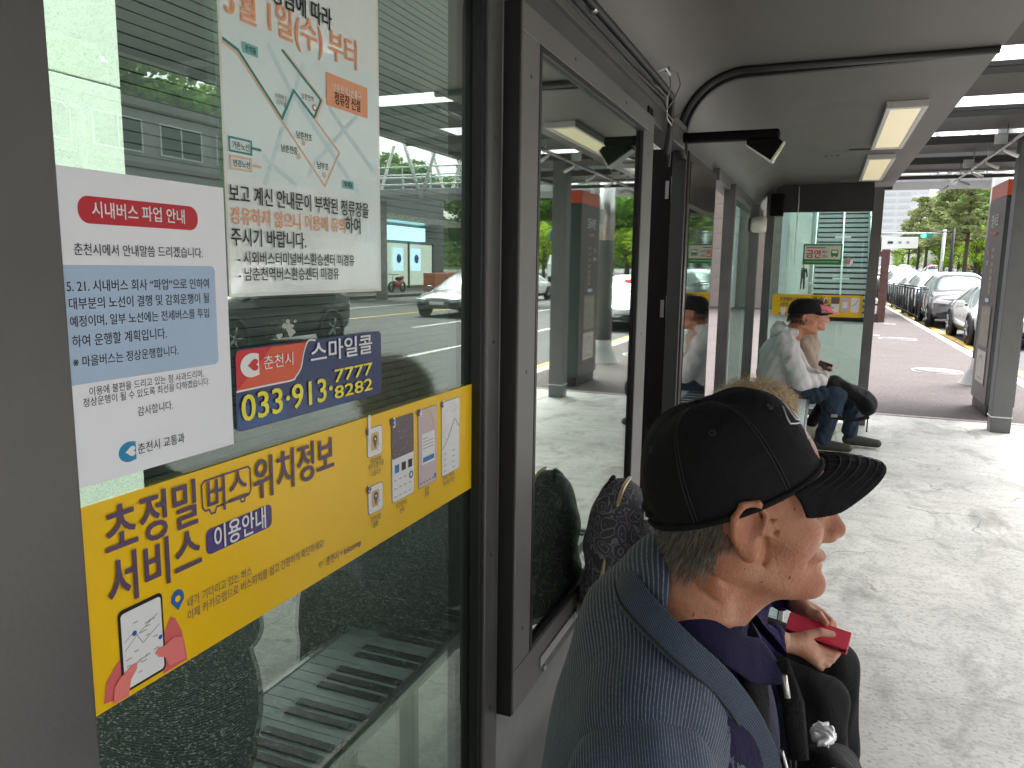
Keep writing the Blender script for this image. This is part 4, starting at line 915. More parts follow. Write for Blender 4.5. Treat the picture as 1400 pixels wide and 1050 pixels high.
rb_ = tag(empty('added_sky_blocker', (4, -34, 0)), 'unseen brown office block added behind the viewer to block sky in reflections', 'building')  # unseen block, added to keep bright sky out of the glass reflections
box('wall', (-26, -10, 0), (22, 0, 15), mat('brown_wall', (.17, .13, .11), .85, var=.1, scale=.5), rb_)
windows(rb_, Matrix.Rotation(R(180), 4, 'Z'), 10, 4, -20, 2.5, 4.4, 3.4, 2.2, 1.7)
# ---------------------------------------------------------------- cars
cg = mat('car_glass', (.10, .13, .13), .06, spec=1.0); tyre = mat('tyre', (.015, .015, .015), .8); rim = mat('wheel_rim', (.35, .35, .36), .3, .8); blk = mat('car_black', (.02, .02, .02), .4)
hl = mat('headlight', (.55, .57, .60), .1, spec=1.0)
def car_paint(n, c): return mat('paint_' + n, c, .22, .15, coat=1.0)
SED = [(0, .36, .52, .56, .60, .40), (.015, .24, .56, .62, .80, .55), (.10, .22, .68, .76, .90, .62), (.26, .22, .82, .90, .93, .68), (.44, .22, .88, 1.42, .94, .56), (.60, .22, .90, 1.46, .94, .58), (.78, .22, .92, 1.30, .93, .54), (.92, .22, .90, 1.02, .88, .58), (.985, .26, .80, .92, .80, .55), (1, .40, .70, .78, .64, .45)]
SUV = [(0, .40, .72, .80, .66, .50), (.015, .28, .80, .92, .86, .62), (.10, .25, .92, 1.02, .92, .68), (.24, .25, 1.02, 1.10, .94, .72), (.38, .25, 1.04, 1.60, .95, .64), (.60, .25, 1.06, 1.68, .95, .66), (.84, .25, 1.06, 1.62, .94, .62), (.96, .28, 1.02, 1.22, .90, .62), (1, .40, .90, 1.04, .78, .60)]
def make_car(kind, paint, prof, L_, taxi=False):
    t = empty(kind); b = MB(); P = []
    for s, zs, zb, zt, w, wt in prof:
        y = s * L_; sh_ = zb * .72 + zs * .28; half = [(w * .86, zs), (w * .985, zs + .10), (w, sh_), (w * .975, zb), (wt, zt), (wt * .5, zt + .035), (0, zt + .045)]
        P.append([(x, y, z) for x, z in half] + [(-x, y, z) for x, z in reversed(half[:-1])])
    b.grid(P, True)
    b.f += [tuple(range(len(P[0]))), tuple((len(P) - 1) * len(P[0]) + k for k in reversed(range(len(P[0]))))]; b.sm += [True, True]
    o = b.build('body', paint, t); o.data.materials.append(cg); o.data.materials.append(blk)
    nb = len(P[0]); nseg = nb - 1; hi = [q[3] - q[2] for q in prof]
    for i in range(len(prof) - 1):
        for j in range(nseg):
            f = o.data.polygons[i * nseg + j]; g_ = max(hi[i], hi[i + 1])
            if g_ > .3:
                if j in (3, 8): f.material_index = 1 if min(hi[i], hi[i + 1]) > .05 else 0
                if j in (4, 5, 6, 7) and min(hi[i], hi[i + 1]) < .2: f.material_index = 1
            if j in (0, 11): f.material_index = 2
    q = o.modifiers.new('sub', 'SUBSURF'); q.levels = q.render_levels = 2
    for y in (L_ * .185, L_ * .80):
        for sx in (-1, 1):
            w = MB().lathe([(.10, 0), (.22, 0), (.225, -.03 * sx), (.31, -.03 * sx), (.335, -.02 * sx), (.34, -.20 * sx), (.1, -.20 * sx)], c=(sx * .965, y, .34), n=24, axis='x').build('wheel', tyre, t)
            rm = MB().lathe([(0, .012 * sx), (.06, .012 * sx), (.07, 0)], c=(sx * .965, y, .34), n=16, axis='x')
            for k in range(5):
                a = k * 1.2566; rm.tube([(sx * .967, y + .05 * math.cos(a), .34 + .05 * math.sin(a)), (sx * .967, y + .215 * math.cos(a), .34 + .215 * math.sin(a))], .024, 6)
            rm.build('rim', rim, w)
            MB().lathe([(.345, .0), (.40, .0), (.395, -.1 * sx), (.345, -.1 * sx)], c=(sx * .958, y, .34), n=28, axis='x').build('wheel_arch', blk, t)
    zb = prof[1][2]; wf = prof[1][4]; zl = prof[2][2]
    for sx in (-1, 1):
        h = MB(); h.prism([(sx * wf * .50, zb + .02), (sx * wf * .98, zb + .06), (sx * wf * 1.05, zb - .04), (sx * wf * .60, zb - .07)], -.03, L_ * .055); h.build('headlight', hl, t, .012)
        MB().tube([(sx * .90, L_ * .31, zl + .22), (sx * 1.04, L_ * .31 + .02, zl + .23)], [.03, .025], 6).build('mirror_arm', blk, t)
        MB().box(sx * 1.05 - .09, L_ * .31 - .05, zl + .17, sx * 1.05 + .09, L_ * .31 + .07, zl + .31).build('mirror', paint, t, .035)
    g = MB(); g.box(-wf * .78, -.035, .30, wf * .78, .05, .38); g.prism([(-wf * .86, .28), (-wf * .58, .30), (-wf * .62, .44), (-wf * .9, .46)], -.03, .10); g.prism([(wf * .86, .28), (wf * .58, .30), (wf * .62, .44), (wf * .9, .46)], -.03, .10); g.build('lower_grille', blk, t, .006)
    box('trim_line', (-wf * .92, -.026, zb - .115), (wf * .92, .06, zb - .10), blk, t)
    box('number_plate', (-.26, -.04, .42), (.26, -.03, .52), WP, t)
    dash = MB(); dash.box(-.32, L_ * .30, prof[3][3] + .03, -.08, L_ * .30 + .01, prof[3][3] + .08)
    if taxi:
        box('roof_light', (-.22, L_ * .52, prof[5][3] + .03), (.22, L_ * .56, prof[5][3] + .16), mat('taxi_orange', (.80, .30, .05), .4), t, .03)
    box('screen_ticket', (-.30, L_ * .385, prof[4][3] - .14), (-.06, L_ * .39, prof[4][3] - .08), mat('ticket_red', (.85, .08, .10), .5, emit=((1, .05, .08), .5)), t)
    return t
wp_ = car_paint('white', (.74, .74, .73)); gp = car_paint('grey', (.16, .16, .17)); bp_ = car_paint('black', (.02, .02, .022)); sp_ = car_paint('silver', (.45, .46, .47))
cars = [('saloon_car', wp_, SED, 4.8, (4.12, 19.6), 'white streamlined saloon at the head of the kerbside queue'),
        ('estate_car', gp, SUV, 4.7, (3.98, 26.0), 'dark grey tall car right behind the white saloon'),
        ('estate_car', wp_, SUV, 4.6, (4.05, 32.2), 'white tall car third in the kerbside queue'),
        ('saloon_car', bp_, SED, 4.7, (4.10, 38.2), 'black saloon fourth in the kerbside queue'),
        ('estate_car', wp_, SUV, 4.7, (4.0, 44.4), 'white tall car fifth in the queue beyond the fence'),
        ('saloon_car', sp_, SED, 4.7, (4.05, 51.0), 'silver saloon sixth in the queue beyond the fence'),
        ('estate_car', wp_, SUV, 4.7, (4.1, 57.5), 'white tall car seventh in the queue, small and far'),
        ('saloon_car', wp_, SED, 4.7, (4.1, 64.5), 'white saloon last in the kerbside queue'),
        ('estate_car', gp, SUV, 4.7, (13.2, 68), 'dark grey tall car driving towards us in the far lane'),
        ('saloon_car', wp_, SED, 4.7, (10.6, 90), 'white saloon driving in the middle lane far away'),
        ('saloon_car', sp_, SED, 4.7, (14.8, 96), 'silver saloon far away beside the lime trees'),
        ('saloon_car', wp_, SED, 4.7, (7.4, 84), 'white saloon far away in the lane next to the queue'),
        ('estate_car', bp_, SUV, 4.7, (9.0, 9.5), 'black tall car passing close by, seen only reflected in the near pane'),
        ('saloon_car', wp_, SED, 4.7, (13.0, 34), 'white saloon in the far lanes, seen in reflection'),
        ('saloon_car', gp, SED, 4.7, (10.2, 22), 'grey saloon in the middle lane, seen in reflection')]
proto = {}
for i, (k, pt, pf, L_, (x, y), lab) in enumerate(cars):
    key = (k, pt.name)
    if key not in proto: proto[key] = t = make_car(k, pt, pf, L_, False)
    else: t = copy_tree(proto[key])
    t.location = (x, y, zr(y + 2.4) - .13); tag(t, lab, 'car', 'cars standing along the kerb' if i < 8 else 'cars out on the street')
    if y > 38 and y < 92: t.rotation_euler = (R(1.1), 0, 0)
tk = tag(empty('box_truck', (19, 62, zr(62) - .13)), 'white box truck across the street, reflected in the display case glass', 'truck')
box('cargo_box', (-1.1, 0, .9), (1.1, 5.2, 3.2), WP, tk, .03); MB().prism([(-2.0, .5), (-.1, .5), (-.1, 2.3), (-1.3, 2.3), (-1.9, 1.5)], -1.0, 1.0, axis='x').build('cab', wp_, tk, .05)
box('chassis', (-.9, 0, .5), (.9, 5.1, .9), blk, tk)
for y in (-1.2, 4.0):
    for sx in (-1, 1): MB().lathe([(0, 0), (.42, 0), (.42, -.25 * sx), (0, -.25 * sx)], c=(sx * 1.05, y, .42), n=20, axis='x').build('wheel', tyre, tk)

# ---------------------------------------------------------------- street furniture
ky = tag(empty('info_pylon', (1.80, 9.72, 0)), 'dark information pylon with orange top, route map and white Korean street name', 'information pylon')
km_ = mat('pylon_dark', (.075, .07, .068), .35, .2); kt = mat('pylon_teal', (.035, .05, .05), .35)
box('body', (-.13, -.42, .12), (.14, .42, 2.30), km_, ky, .006); box('foot', (-.11, -.40, 0), (.12, .40, .12), FD, ky); box('top_band', (-.13, -.42, 2.302), (.14, .42, 2.46), INK['orange_red'], ky, .004)
box('side_strip', (-.12, -.426, .14), (.13, -.421, 2.29), kt, ky)
S = Sheet(ky, (-.1325, .34, 0), (0, -1, 0), (0, 0, 1), .002)
S.text('lettering', INK['white'], '영서로', (.14, 2.00, .50, 2.14), 2, .02); S.text('lettering', INK['orange'], 'Yeongseo-ro', (.16, 1.91, .48, 1.95), 2, .01)
S.text('lettering', INK['orange'], '버스', (.08, 1.70, .20, 1.77), 2, .02); S.text('lettering', INK['white'], '정류장', (.08, 1.60, .20, 1.65), 2, .01)
for k in range(7): S.text('lettering', INK['dot_orange'], ['남춘천역', '시외버스', '퇴계동', '온의동', '강원대', '시청', '후평동'][k], (.32, 1.74 - k * .075, .44, 1.775 - k * .075), 2, .0)
S.rect('blue_plate', INK['pale_blue'], .22, 1.20, .42, 1.24, 2); S.rect('map_frame', INK['art_grey'], .08, .70, .60, 1.17, 1); S.rect('map_board', mat('map_board', (.24, .22, .17), .5, var=.3, scale=18), .10, .72, .58, 1.15, 2)
S.rect('map_frame', INK['art_grey'], .08, .30, .60, .69, 1); S.rect('notice_board', mat('board_cream', (.52, .47, .42), .5, var=.08), .10, .32, .58, .67, 2)
S.line('board_marks', INK['ink'], [(.2, .42), (.24, .58), (.34, .62), (.42, .56), (.45, .40)], .008, 4); S.line('board_marks', INK['ink'], [(.2, .37), (.5, .37)], .006, 4)
S.done()
gp_ = tag(empty('grey_pole', (2.10, 12.1, 0)), 'grey round pole with a pale flared foot behind the info pylon', 'pole')
MB().tube([(0, 0, .25), (0, 0, 2.0), (.0, 0, 3.6)], [.135, .12, .11], 16).build('shaft', pg, gp_); MB().tube([(0, .0, 1.95), (0, 0, 2.9)], .125, 16).build('pale_sleeve', MATS['steel'], gp_)
MB().lathe([(.27, 0), (.25, .03), (.15, .22), (.142, .36), (.135, .36)], n=20).build('foot_cover', MATS['concrete_pale'], gp_)
bf = tag(empty('brown_pylon', (1.52, 26, 0)), 'weathered brown frame pylon with slots, standing on the pavement by the fence', 'pylon')
bm_ = mat('rust_brown', (.115, .055, .045), .7, var=.3, scale=7, bump=.3)
box('left_leaf', (-.27, -.12, 0), (-.07, .12, 2.15), bm_, bf, .01); box('right_leaf', (.05, -.12, 0), (.27, .12, 2.20), bm_, bf, .01); box('cross_piece', (-.07, -.10, 1.98), (.05, .10, 2.14), bm_, bf); box('cross_piece', (-.07, -.10, .0), (.05, .10, .25), bm_, bf)
for z in (.5, .95, 1.4): box('slot_bar', (-.07, -.03, z), (.05, .03, z + .06), bm_, bf)
MB().tube([(-.27, 0, 2.15), (-.27, 0, 2.55), (.0, 0, 2.55), (.0, 0, 2.15)], .02, 6).build('top_loop', FD, bf)
fe = tag(empty('guard_fence', (2.85, 27.2, 0)), 'dark metal guard fence with upright bars along the kerb', 'fence')
fm = mat('fence_steel', (.06, .068, .075), .45, .5)
pp = MB().tube([(0, 0, 0), (0, 0, 1.08)], .045, 8).build('fence_post', fm, fe); bb = MB().tube([(0, 0, .12), (0, 0, .98)], .032, 6).build('bar', fm, fe); ci = 0
for i in range(22):
    c = (pp if i % 5 == 0 else bb); first = (i == 0 or i == 1)
    if not first: c = c.copy(); COL.objects.link(c); c.parent = fe
    c.location = (0, i * 1.05, 0)
for z in (.12, .98, 1.06): MB().tube([(0, 0, z), (0, 23.8, z)], .022, 6).build('rail', fm, fe)
bd = tag(empty('overhead_sign', (4.7, 62, zr(62) - .9)), 'white overhead sign board on a gantry arm above the queue of cars', 'sign')
MB().tube([(2.9, 0, -.1), (2.9, 0, 5.0)], .12, 10).build('pole', MATS['steel'], bd); MB().tube([(2.9, 0, 4.75), (-1.6, 0, 4.75)], .07, 8).build('arm', MATS['steel'], bd)
box('board', (-1.2, -.08, 3.7), (1.3, -.02, 4.5), WP, bd, .02)
S = Sheet(bd, (-1.2, -.081, 3.7), (1, 0, 0), (0, 0, 1), .01)
for u, w, c in ((.55, .35, 'ink'), (1.25, .2, 'line_grey'), (1.75, .2, 'line_grey')): S.rect('sign_mark', INK[c], u, .32, u + w, .5, 1)
S.done()
tf = tag(empty('traffic_light', (6.6, 60, zr(60) - 1.0)), 'horizontal green traffic light on a mast arm', 'traffic light')
MB().tube([(1.3, 0, -.1), (1.3, 0, 5.1)], .1, 8).build('pole', FD, tf); MB().tube([(1.3, 0, 4.9), (-.6, 0, 4.9)], .05, 8).build('arm', FD, tf); box('housing', (-.70, -.1, 4.55), (.10, .1, 4.82), mat('signal_green_box', (.02, .28, .20), .5), tf, .03)
MB().lathe([(0, -.13), (.15, -.13), (.15, -.1)], c=(-.5, 0, 4.65), n=16, axis='y').build('green_lens', mat('green_lens', (.05, .8, .5), .4, emit=((.05, 1, .6), 2.0)), tf)
sl = tag(empty('street_lamp', (17.3, 82, zr(82))), 'pale street lamp with a single arm in front of the green trees', 'street lamp')
MB().tube([(0, 0, 0), (0, 0, 4), (0, 0, 8.2)], [.12, .09, .07], 8).build('pole', MATS['steel'], sl); MB().tube([(0, 0, 8.1), (-1.0, 0, 8.35), (-2.2, 0, 8.4)], .05, 6).build('arm', MATS['steel'], sl); MB().box(-2.9, -.12, 8.33, -2.1, .12, 8.45).build('lamp_head', MATS['steel'], sl, .03)
od = tag(empty('orange_drum', (8.3, 58, zr(58) - .13)), 'orange traffic drum in the road among the distant cars', 'traffic drum')
MB().lathe([(.0, 1.3), (.34, 1.3), (.38, .9), (.42, .5), (.45, 0), (0, 0)], n=16).build('barrel', INK['orange_red'], od); MB().lathe([(.385, .92), (.42, .6), (.425, .6), (.39, .92)], n=16).build('reflective_band', WP, od)
fl = tag(empty('flag_pole', (4.1, 12.8, 0)), 'national flag with a red and blue disc on a slanted pole, seen in reflection', 'flag')
MB().tube([(0, 0, -.13), (0, 0, 3.2)], .04, 8).build('pole', MATS['steel'], fl); MB().tube([(0, 0, 2.9), (-.35, -.15, 3.5)], .014, 6).build('staff', MATS['white_paint'], fl)
P = [[(-.33 + .10 * math.sin(j * .7) + i * .012, -.15 + .10 * i - .02 * j, 3.45 - j * .14 - i * .03) for j in range(8)] for i in range(6)]
MB().grid(P, True).build('cloth', WP, fl, solid=.003)
for dz, c in ((.0, 'sign_red'), (-.10, 'pin_blue')): MB().lathe([(0, -.012), (.10, -.012), (.10, .012), (0, .012)], c=(-.28, .02, 3.2 + dz * .8), n=16, axis='x').build('flag_disc', INK[c], fl)
rs = tag(empty('round_road_sign', (6.9, 24, -.13)), 'blue round road sign on a thin pole, seen in reflection', 'road sign')
MB().tube([(0, 0, 0), (0, 0, 2.9)], .03, 8).build('pole', MATS['steel'], rs); MB().lathe([(0, -.02), (.32, -.02), (.32, 0), (0, 0)], c=(0, 0, 2.7), n=24, axis='y').build('disc', INK['pin_blue'], rs)
# signs on the end glass
ns = tag(empty('no_smoking_sign', (-.025, 8.2, 1.67)), 'white and green no smoking bus stop sign hanging on the end glass', 'sign')
S = Sheet(ns, (-.185, -.006, -.10), (1, 0, 0), (0, 0, 1), .001)
box('board', (-.185, -.005, -.10), (.17, .004, .10), INK['sign_green'], ns, .002)
S.rect('white_field', mat('sign_cream', (.72, .70, .62), .5), .012, .052, .343, .185, 1)
S.text('lettering', INK['sign_red'], '금연', (.03, .070, .16, .14), 2, .05); S.text('lettering', INK['ink'], '버스', (.175, .108, .225, .14), 2, .02); S.text('lettering', INK['ink'], '정류소', (.175, .068, .225, .095), 2, .02); S.line('small_print_marks', INK['ink'], [(.03, .163), (.2, .163)], .008, 2)
S.rect('bus_symbol', INK['sign_green'], .255, .085, .320, .145, 2, .01); S.rect('bus_window', INK['white'], .263, .112, .312, .136, 3); S.disc('bus_wheel', INK['sign_green'], .268, .083, .009, 3); S.disc('bus_wheel', INK['sign_green'], .307, .083, .009, 3)
S.line('small_print_marks', mat('pale_green', (.3, .55, .3), .5), [(.03, .028), (.32, .028)], .012, 2); S.done()
MB().tube([(-.12, 0, .10), (-.12, .0, .41)], .002, 5).build('string', WP, ns)
rd = tag(empty('round_sticker', (.205, 8.233, 1.60)), 'small round white sticker with red print on the end glass', 'sticker')
MB().lathe([(0, -.002), (.042, -.002), (.042, 0), (0, 0)], n=20, axis='y').build('disc', WP, rd); box('print', (-.02, -.004, -.02), (.02, -.0025, .02), mat('print_pinkish', (.7, .25, .25), .5), rd)
eb = tag(empty('end_banner', (-.47, 8.234, 1.06)), 'short yellow service banner across the end glass', 'banner')
S = Sheet(eb, (0, 0, 0), (1, 0, 0), (0, 0, 1), .0015)
S.rect('base', INK['banner_yellow'], .0, .0, .835, .215, 1, .02)
S.text('lettering', INK['purple'], '초정밀버스위치정보', (.07, .145, .34, .185), 2, .03); S.text('lettering', INK['purple'], '서비스', (.07, .09, .20, .13), 2, .03)
S.rect('drawn_screen', INK['white'], .08, .01, .13, .08, 2, .008); S.rect('drawn_hand', INK['art_pink'], .06, .0, .09, .03, 3); S.rect('drawn_hand', INK['art_pink'], .125, .0, .155, .035, 3)
S.disc('app_icon', INK['white'], .50, .165, .024, 2); S.disc('app_icon', INK['art_grey'], .50, .165, .010, 3); S.disc('app_icon', INK['white'], .50, .09, .024, 2)
for u, c in ((.55, 'white'), (.64, 'art_lilac'), (.73, 'white')): S.rect('card', INK[c], u, .05, u + .075, .195, 2, .015)
S.rect('card_dark', INK['art_grey'], .55, .13, .625, .195, 3, .006); S.rect('dialog', INK['white'], .655, .09, .70, .15, 3); S.line('card_route', INK['art_green'], [(.74, .11), (.77, .13), (.795, .17)], .004, 3)
S.done()

# ---------------------------------------------------------------- people: smooth blended solids turned into meshes
def surf(F, o, h):
    F = F.astype(np.float32); nx, ny, nz = F.shape; I = F < 0
    cnt = np.zeros((nx - 1, ny - 1, nz - 1), np.int8)
    cs = [(a, b, c) for a in (0, 1) for b in (0, 1) for c in (0, 1)]
    for a, b, c in cs: cnt += I[a:nx - 1 + a, b:ny - 1 + b, c:nz - 1 + c]
    A = np.argwhere((cnt > 0) & (cnt < 8)); vid = -np.ones(cnt.shape, np.int32); vid[tuple(A.T)] = np.arange(len(A))
    acc = np.zeros((len(A), 3)); n = np.zeros(len(A))
    for p in range(8):
        for q in range(p + 1, 8):
            d = np.subtract(cs[q], cs[p])
            if abs(d).sum() != 1: continue
            f0 = F[tuple((A + cs[p]).T)]; f1 = F[tuple((A + cs[q]).T)]; m = (f0 < 0) != (f1 < 0)
            t = np.where(m, f0 / np.where(m, f0 - f1, 1), 0)
            acc += np.where(m[:, None], np.array(cs[p]) + t[:, None] * d, 0); n += m
    V = o + h * (A + acc / np.maximum(n, 1)[:, None]); Q = []
    for ax in range(3):
        sl0 = [slice(None)] * 3; sl1 = [slice(None)] * 3; sl0[ax] = slice(0, -1); sl1[ax] = slice(1, None)
        a = I[tuple(sl0)]; b = I[tuple(sl1)]; E = np.argwhere(a != b); u, w = (ax + 1) % 3, (ax + 2) % 3
        ok = (E[:, u] > 0) & (E[:, w] > 0) & (E[:, u] < F.shape[u] - 1) & (E[:, w] < F.shape[w] - 1); E = E[ok]
        du = np.zeros(3, int); dw = np.zeros(3, int); du[u] = 1; dw[w] = 1
        q = np.stack([vid[tuple((E - du - dw).T)], vid[tuple((E - dw).T)], vid[tuple(E.T)], vid[tuple((E - du).T)]], 1)
        fl = ~a[tuple(E.T)]; q[fl] = q[fl][:, ::-1]; Q.append(q)
    return V, np.concatenate(Q)
class Sdf:
    def __init__(s): s.p = []
    def cap(s, a, b, ra, rb=None, k=.02, sub=False, sc=(1, 1, 1)): s.p.append(('c', np.array(a, float), np.array(b, float), ra, ra if rb is None else rb, k, sub, np.array(sc, float))); return s
    def ell(s, c, r, k=.02, sub=False, rot=None): s.p.append(('e', np.array(c, float), np.array(r, float), rot, 0, k, sub, None)); return s
    def chain(s, pts, rs, k=.02):
        for i in range(len(pts) - 1): s.cap(pts[i], pts[i + 1], rs[i], rs[i + 1], k)
        return s
    def plane(s, n, d, k=.004): s.p.append(('p', np.array(n, float), d, 0, 0, k, True, None)); return s     # cuts away n.x > d
    def mesh(s, lo, hi, h, disp=None):
        lo = np.array(lo, float); hi = np.array(hi, float); N = np.ceil((hi - lo) / h).astype(int) + 1
        ax = [(lo[i] + h * np.arange(N[i])).astype(np.float32) for i in range(3)]
        X = np.stack(np.meshgrid(*ax, indexing='ij'), -1); D = None
        for t, a, b, c, e, k, sub, sc in s.p:
            if t == 'c':
                ab = ((b - a) * 1).astype(np.float32); pa = X - a.astype(np.float32); tt = np.clip((pa @ ab) / max(1e-9, float(ab @ ab)), 0, 1)
                v = pa - tt[..., None] * ab
                if sc is not None and (sc != 1).any(): v = v / sc.astype(np.float32)
                d = np.sqrt((v * v).sum(-1)) - (c + (e - c) * tt)
            elif t == 'e':
                pa = X - a.astype(np.float32)
                if c is not None: pa = pa @ np.array(c, np.float32)
                q = pa / b.astype(np.float32); k0 = np.sqrt((q * q).sum(-1)); q = q / b.astype(np.float32); k1 = np.sqrt((q * q).sum(-1)) + 1e-9
                d = k0 * (k0 - 1) / k1
            else: d = b - X @ a.astype(np.float32); 
            if D is None: D = d; continue
            if sub:
                d = -d if t != 'p' else -d
                hh = np.clip(.5 - .5 * (D - d) / k, 0, 1); D = D * (1 - hh) + d * hh + k * hh * (1 - hh)
            else:
                hh = np.clip(.5 + .5 * (d - D) / k, 0, 1); D = d * (1 - hh) + D * hh - k * hh * (1 - hh)
        if disp is not None: D = D + disp(X)
        return surf(D, lo, h)
def rotm(yaw=0, pitch=0, roll=0): return np.array((Matrix.Rotation(yaw, 3, 'Z') @ Matrix.Rotation(pitch, 3, 'Y') @ Matrix.Rotation(roll, 3, 'X')))
def mesh_obj(name, parts, m, parent, base=(0, 0, 0), smooth=0):
    V = np.concatenate([p[0] for p in parts]) - np.array(base); off = 0; Q = []
    for v, q in parts: Q.append(q + off); off += len(v)
    Q = np.concatenate(Q); me = bpy.data.meshes.new(name); me.vertices.add(len(V)); me.vertices.foreach_set('co', V.astype(np.float32).ravel())
    me.loops.add(Q.size); me.loops.foreach_set('vertex_index', Q.ravel().astype(np.int32)); me.polygons.add(len(Q)); me.polygons.foreach_set('loop_start', np.arange(0, Q.size, 4)); me.polygons.foreach_set('loop_total', np.full(len(Q), 4))
    me.polygons.foreach_set('use_smooth', np.ones(len(Q), bool)); me.update(); me.validate(); me.materials.append(m)
    o = bpy.data.objects.new(name, me); COL.objects.link(o); o.parent = parent
    if smooth: q = o.modifiers.new('smooth', 'SMOOTH'); q.iterations = smooth; q.factor = .5
    return o
def xf(part, Rm, T, s=1.0): return ((part[0] * s) @ np.array(Rm).T + np.array(T), part[1])
def ribbons(name, m, parent, roots, dirs, length, width, seg=2, curl=0.0, gravity=0.0, seed=1, jitter=.25, turns=1.5):
    g = np.random.default_rng(seed); n = len(roots); roots = np.array(roots, float); d = np.array(dirs, float); d += g.normal(0, jitter, d.shape); d /= np.linalg.norm(d, axis=1)[:, None]
    L_ = length * g.uniform(.6, 1.2, n); a = np.cross(d, g.normal(size=(n, 3))); a /= np.linalg.norm(a, axis=1)[:, None] + 1e-9; b = np.cross(d, a); ph = g.uniform(0, 6.28, n)
    V = np.zeros((n, seg + 1, 2, 3))
    for i in range(seg + 1):
        t = i / seg; p = roots + d * (L_ * t)[:, None]
        if curl: an = ph + turns * 6.28 * t; p = p + (a * (np.cos(an) - np.cos(ph))[:, None] + b * (np.sin(an) - np.sin(ph))[:, None]) * curl
        p[:, 2] -= gravity * t * t
        w = width * (1 - .75 * t); side = a * w / 2 if not curl else b * w / 2
        V[:, i, 0] = p - side; V[:, i, 1] = p + side
    V = V.reshape(-1, 3); base = np.arange(n) * (seg + 1) * 2; Q = []
    for i in range(seg): Q.append(np.stack([base + 2 * i, base + 2 * i + 1, base + 2 * i + 3, base + 2 * i + 2], 1))
    o = mesh_obj(name, [(V, np.concatenate(Q))], m, parent); o['kind'] = 'stuff'; return o

def skin(name, col, spots=True):
    m = bpy.data.materials.new(name); m.use_nodes = True; N, L = nodes(m); b = N['Principled BSDF']; b.inputs['Roughness'].default_value = .42
    b.inputs['Subsurface Weight'].default_value = .12; b.inputs['Subsurface Radius'].default_value = (.010, .004, .002); b.inputs['Specular IOR Level'].default_value = .45
    tc = N.new('ShaderNodeTexCoord'); n = N.new('ShaderNodeTexNoise'); n.inputs['Scale'].default_value = 28; n.inputs['Detail'].default_value = 6; L.new(tc.outputs['Object'], n.inputs['Vector'])
    r = N.new('ShaderNodeMapRange'); r.inputs[1].default_value = .35; r.inputs[2].default_value = .65; L.new(n.outputs[0], r.inputs[0])
    x = N.new('ShaderNodeMix'); x.data_type = 'RGBA'; x.inputs[6].default_value = (*col, 1); x.inputs[7].default_value = (col[0] * .80, col[1] * .62, col[2] * .55, 1); L.new(r.outputs[0], x.inputs[0]); out = x.outputs[2]
    bl_ = N.new('ShaderNodeTexNoise'); bl_.inputs['Scale'].default_value = 11; bl_.inputs['Detail'].default_value = 3; L.new(tc.outputs['Object'], bl_.inputs['Vector']); br_ = N.new('ShaderNodeMapRange'); br_.inputs[1].default_value = .42; br_.inputs[2].default_value = .68; br_.inputs[4].default_value = .65; L.new(bl_.outputs[0], br_.inputs[0])
    bm2 = N.new('ShaderNodeMix'); bm2.data_type = 'RGBA'; bm2.inputs[7].default_value = (col[0] * .86, col[1] * .58, col[2] * .52, 1); L.new(br_.outputs[0], bm2.inputs[0]); L.new(out, bm2.inputs[6]); out = bm2.outputs[2]
    if spots:
        v = N.new('ShaderNodeTexNoise'); v.inputs['Scale'].default_value = 120; v.inputs['Detail'].default_value = 0; L.new(tc.outputs['Object'], v.inputs['Vector'])
        r2 = N.new('ShaderNodeMapRange'); r2.inputs[1].default_value = .805; r2.inputs[2].default_value = .83; L.new(v.outputs[0], r2.inputs[0])
        y = N.new('ShaderNodeMix'); y.data_type = 'RGBA'; y.inputs[7].default_value = (.10, .035, .02, 1); L.new(r2.outputs[0], y.inputs[0]); L.new(out, y.inputs[6]); out = y.outputs[2]
    L.new(out, b.inputs['Base Color'])
    n3 = N.new('ShaderNodeTexNoise'); n3.inputs['Scale'].default_value = 260; n3.inputs['Detail'].default_value = 4; L.new(tc.outputs['Object'], n3.inputs['Vector'])
    w = N.new('ShaderNodeTexNoise'); w.inputs['Scale'].default_value = 50; w.inputs['Detail'].default_value = 3; w.inputs['Distortion'].default_value = 1.5; L.new(tc.outputs['Object'], w.inputs['Vector'])
    ad = N.new('ShaderNodeMath'); ad.operation = 'ADD'; L.new(n3.outputs[0], ad.inputs[0]); L.new(w.outputs[0], ad.inputs[1])
    bp = N.new('ShaderNodeBump'); bp.inputs['Strength'].default_value = .7; bp.inputs['Distance'].default_value = .0016; L.new(ad.outputs[0], bp.inputs['Height']); L.new(bp.outputs[0], b.inputs['Normal'])
    MATS[name] = m; return m
skin('skin_tan', (.49, .235, .14)); skin('skin_light', (.60, .34, .23), False)
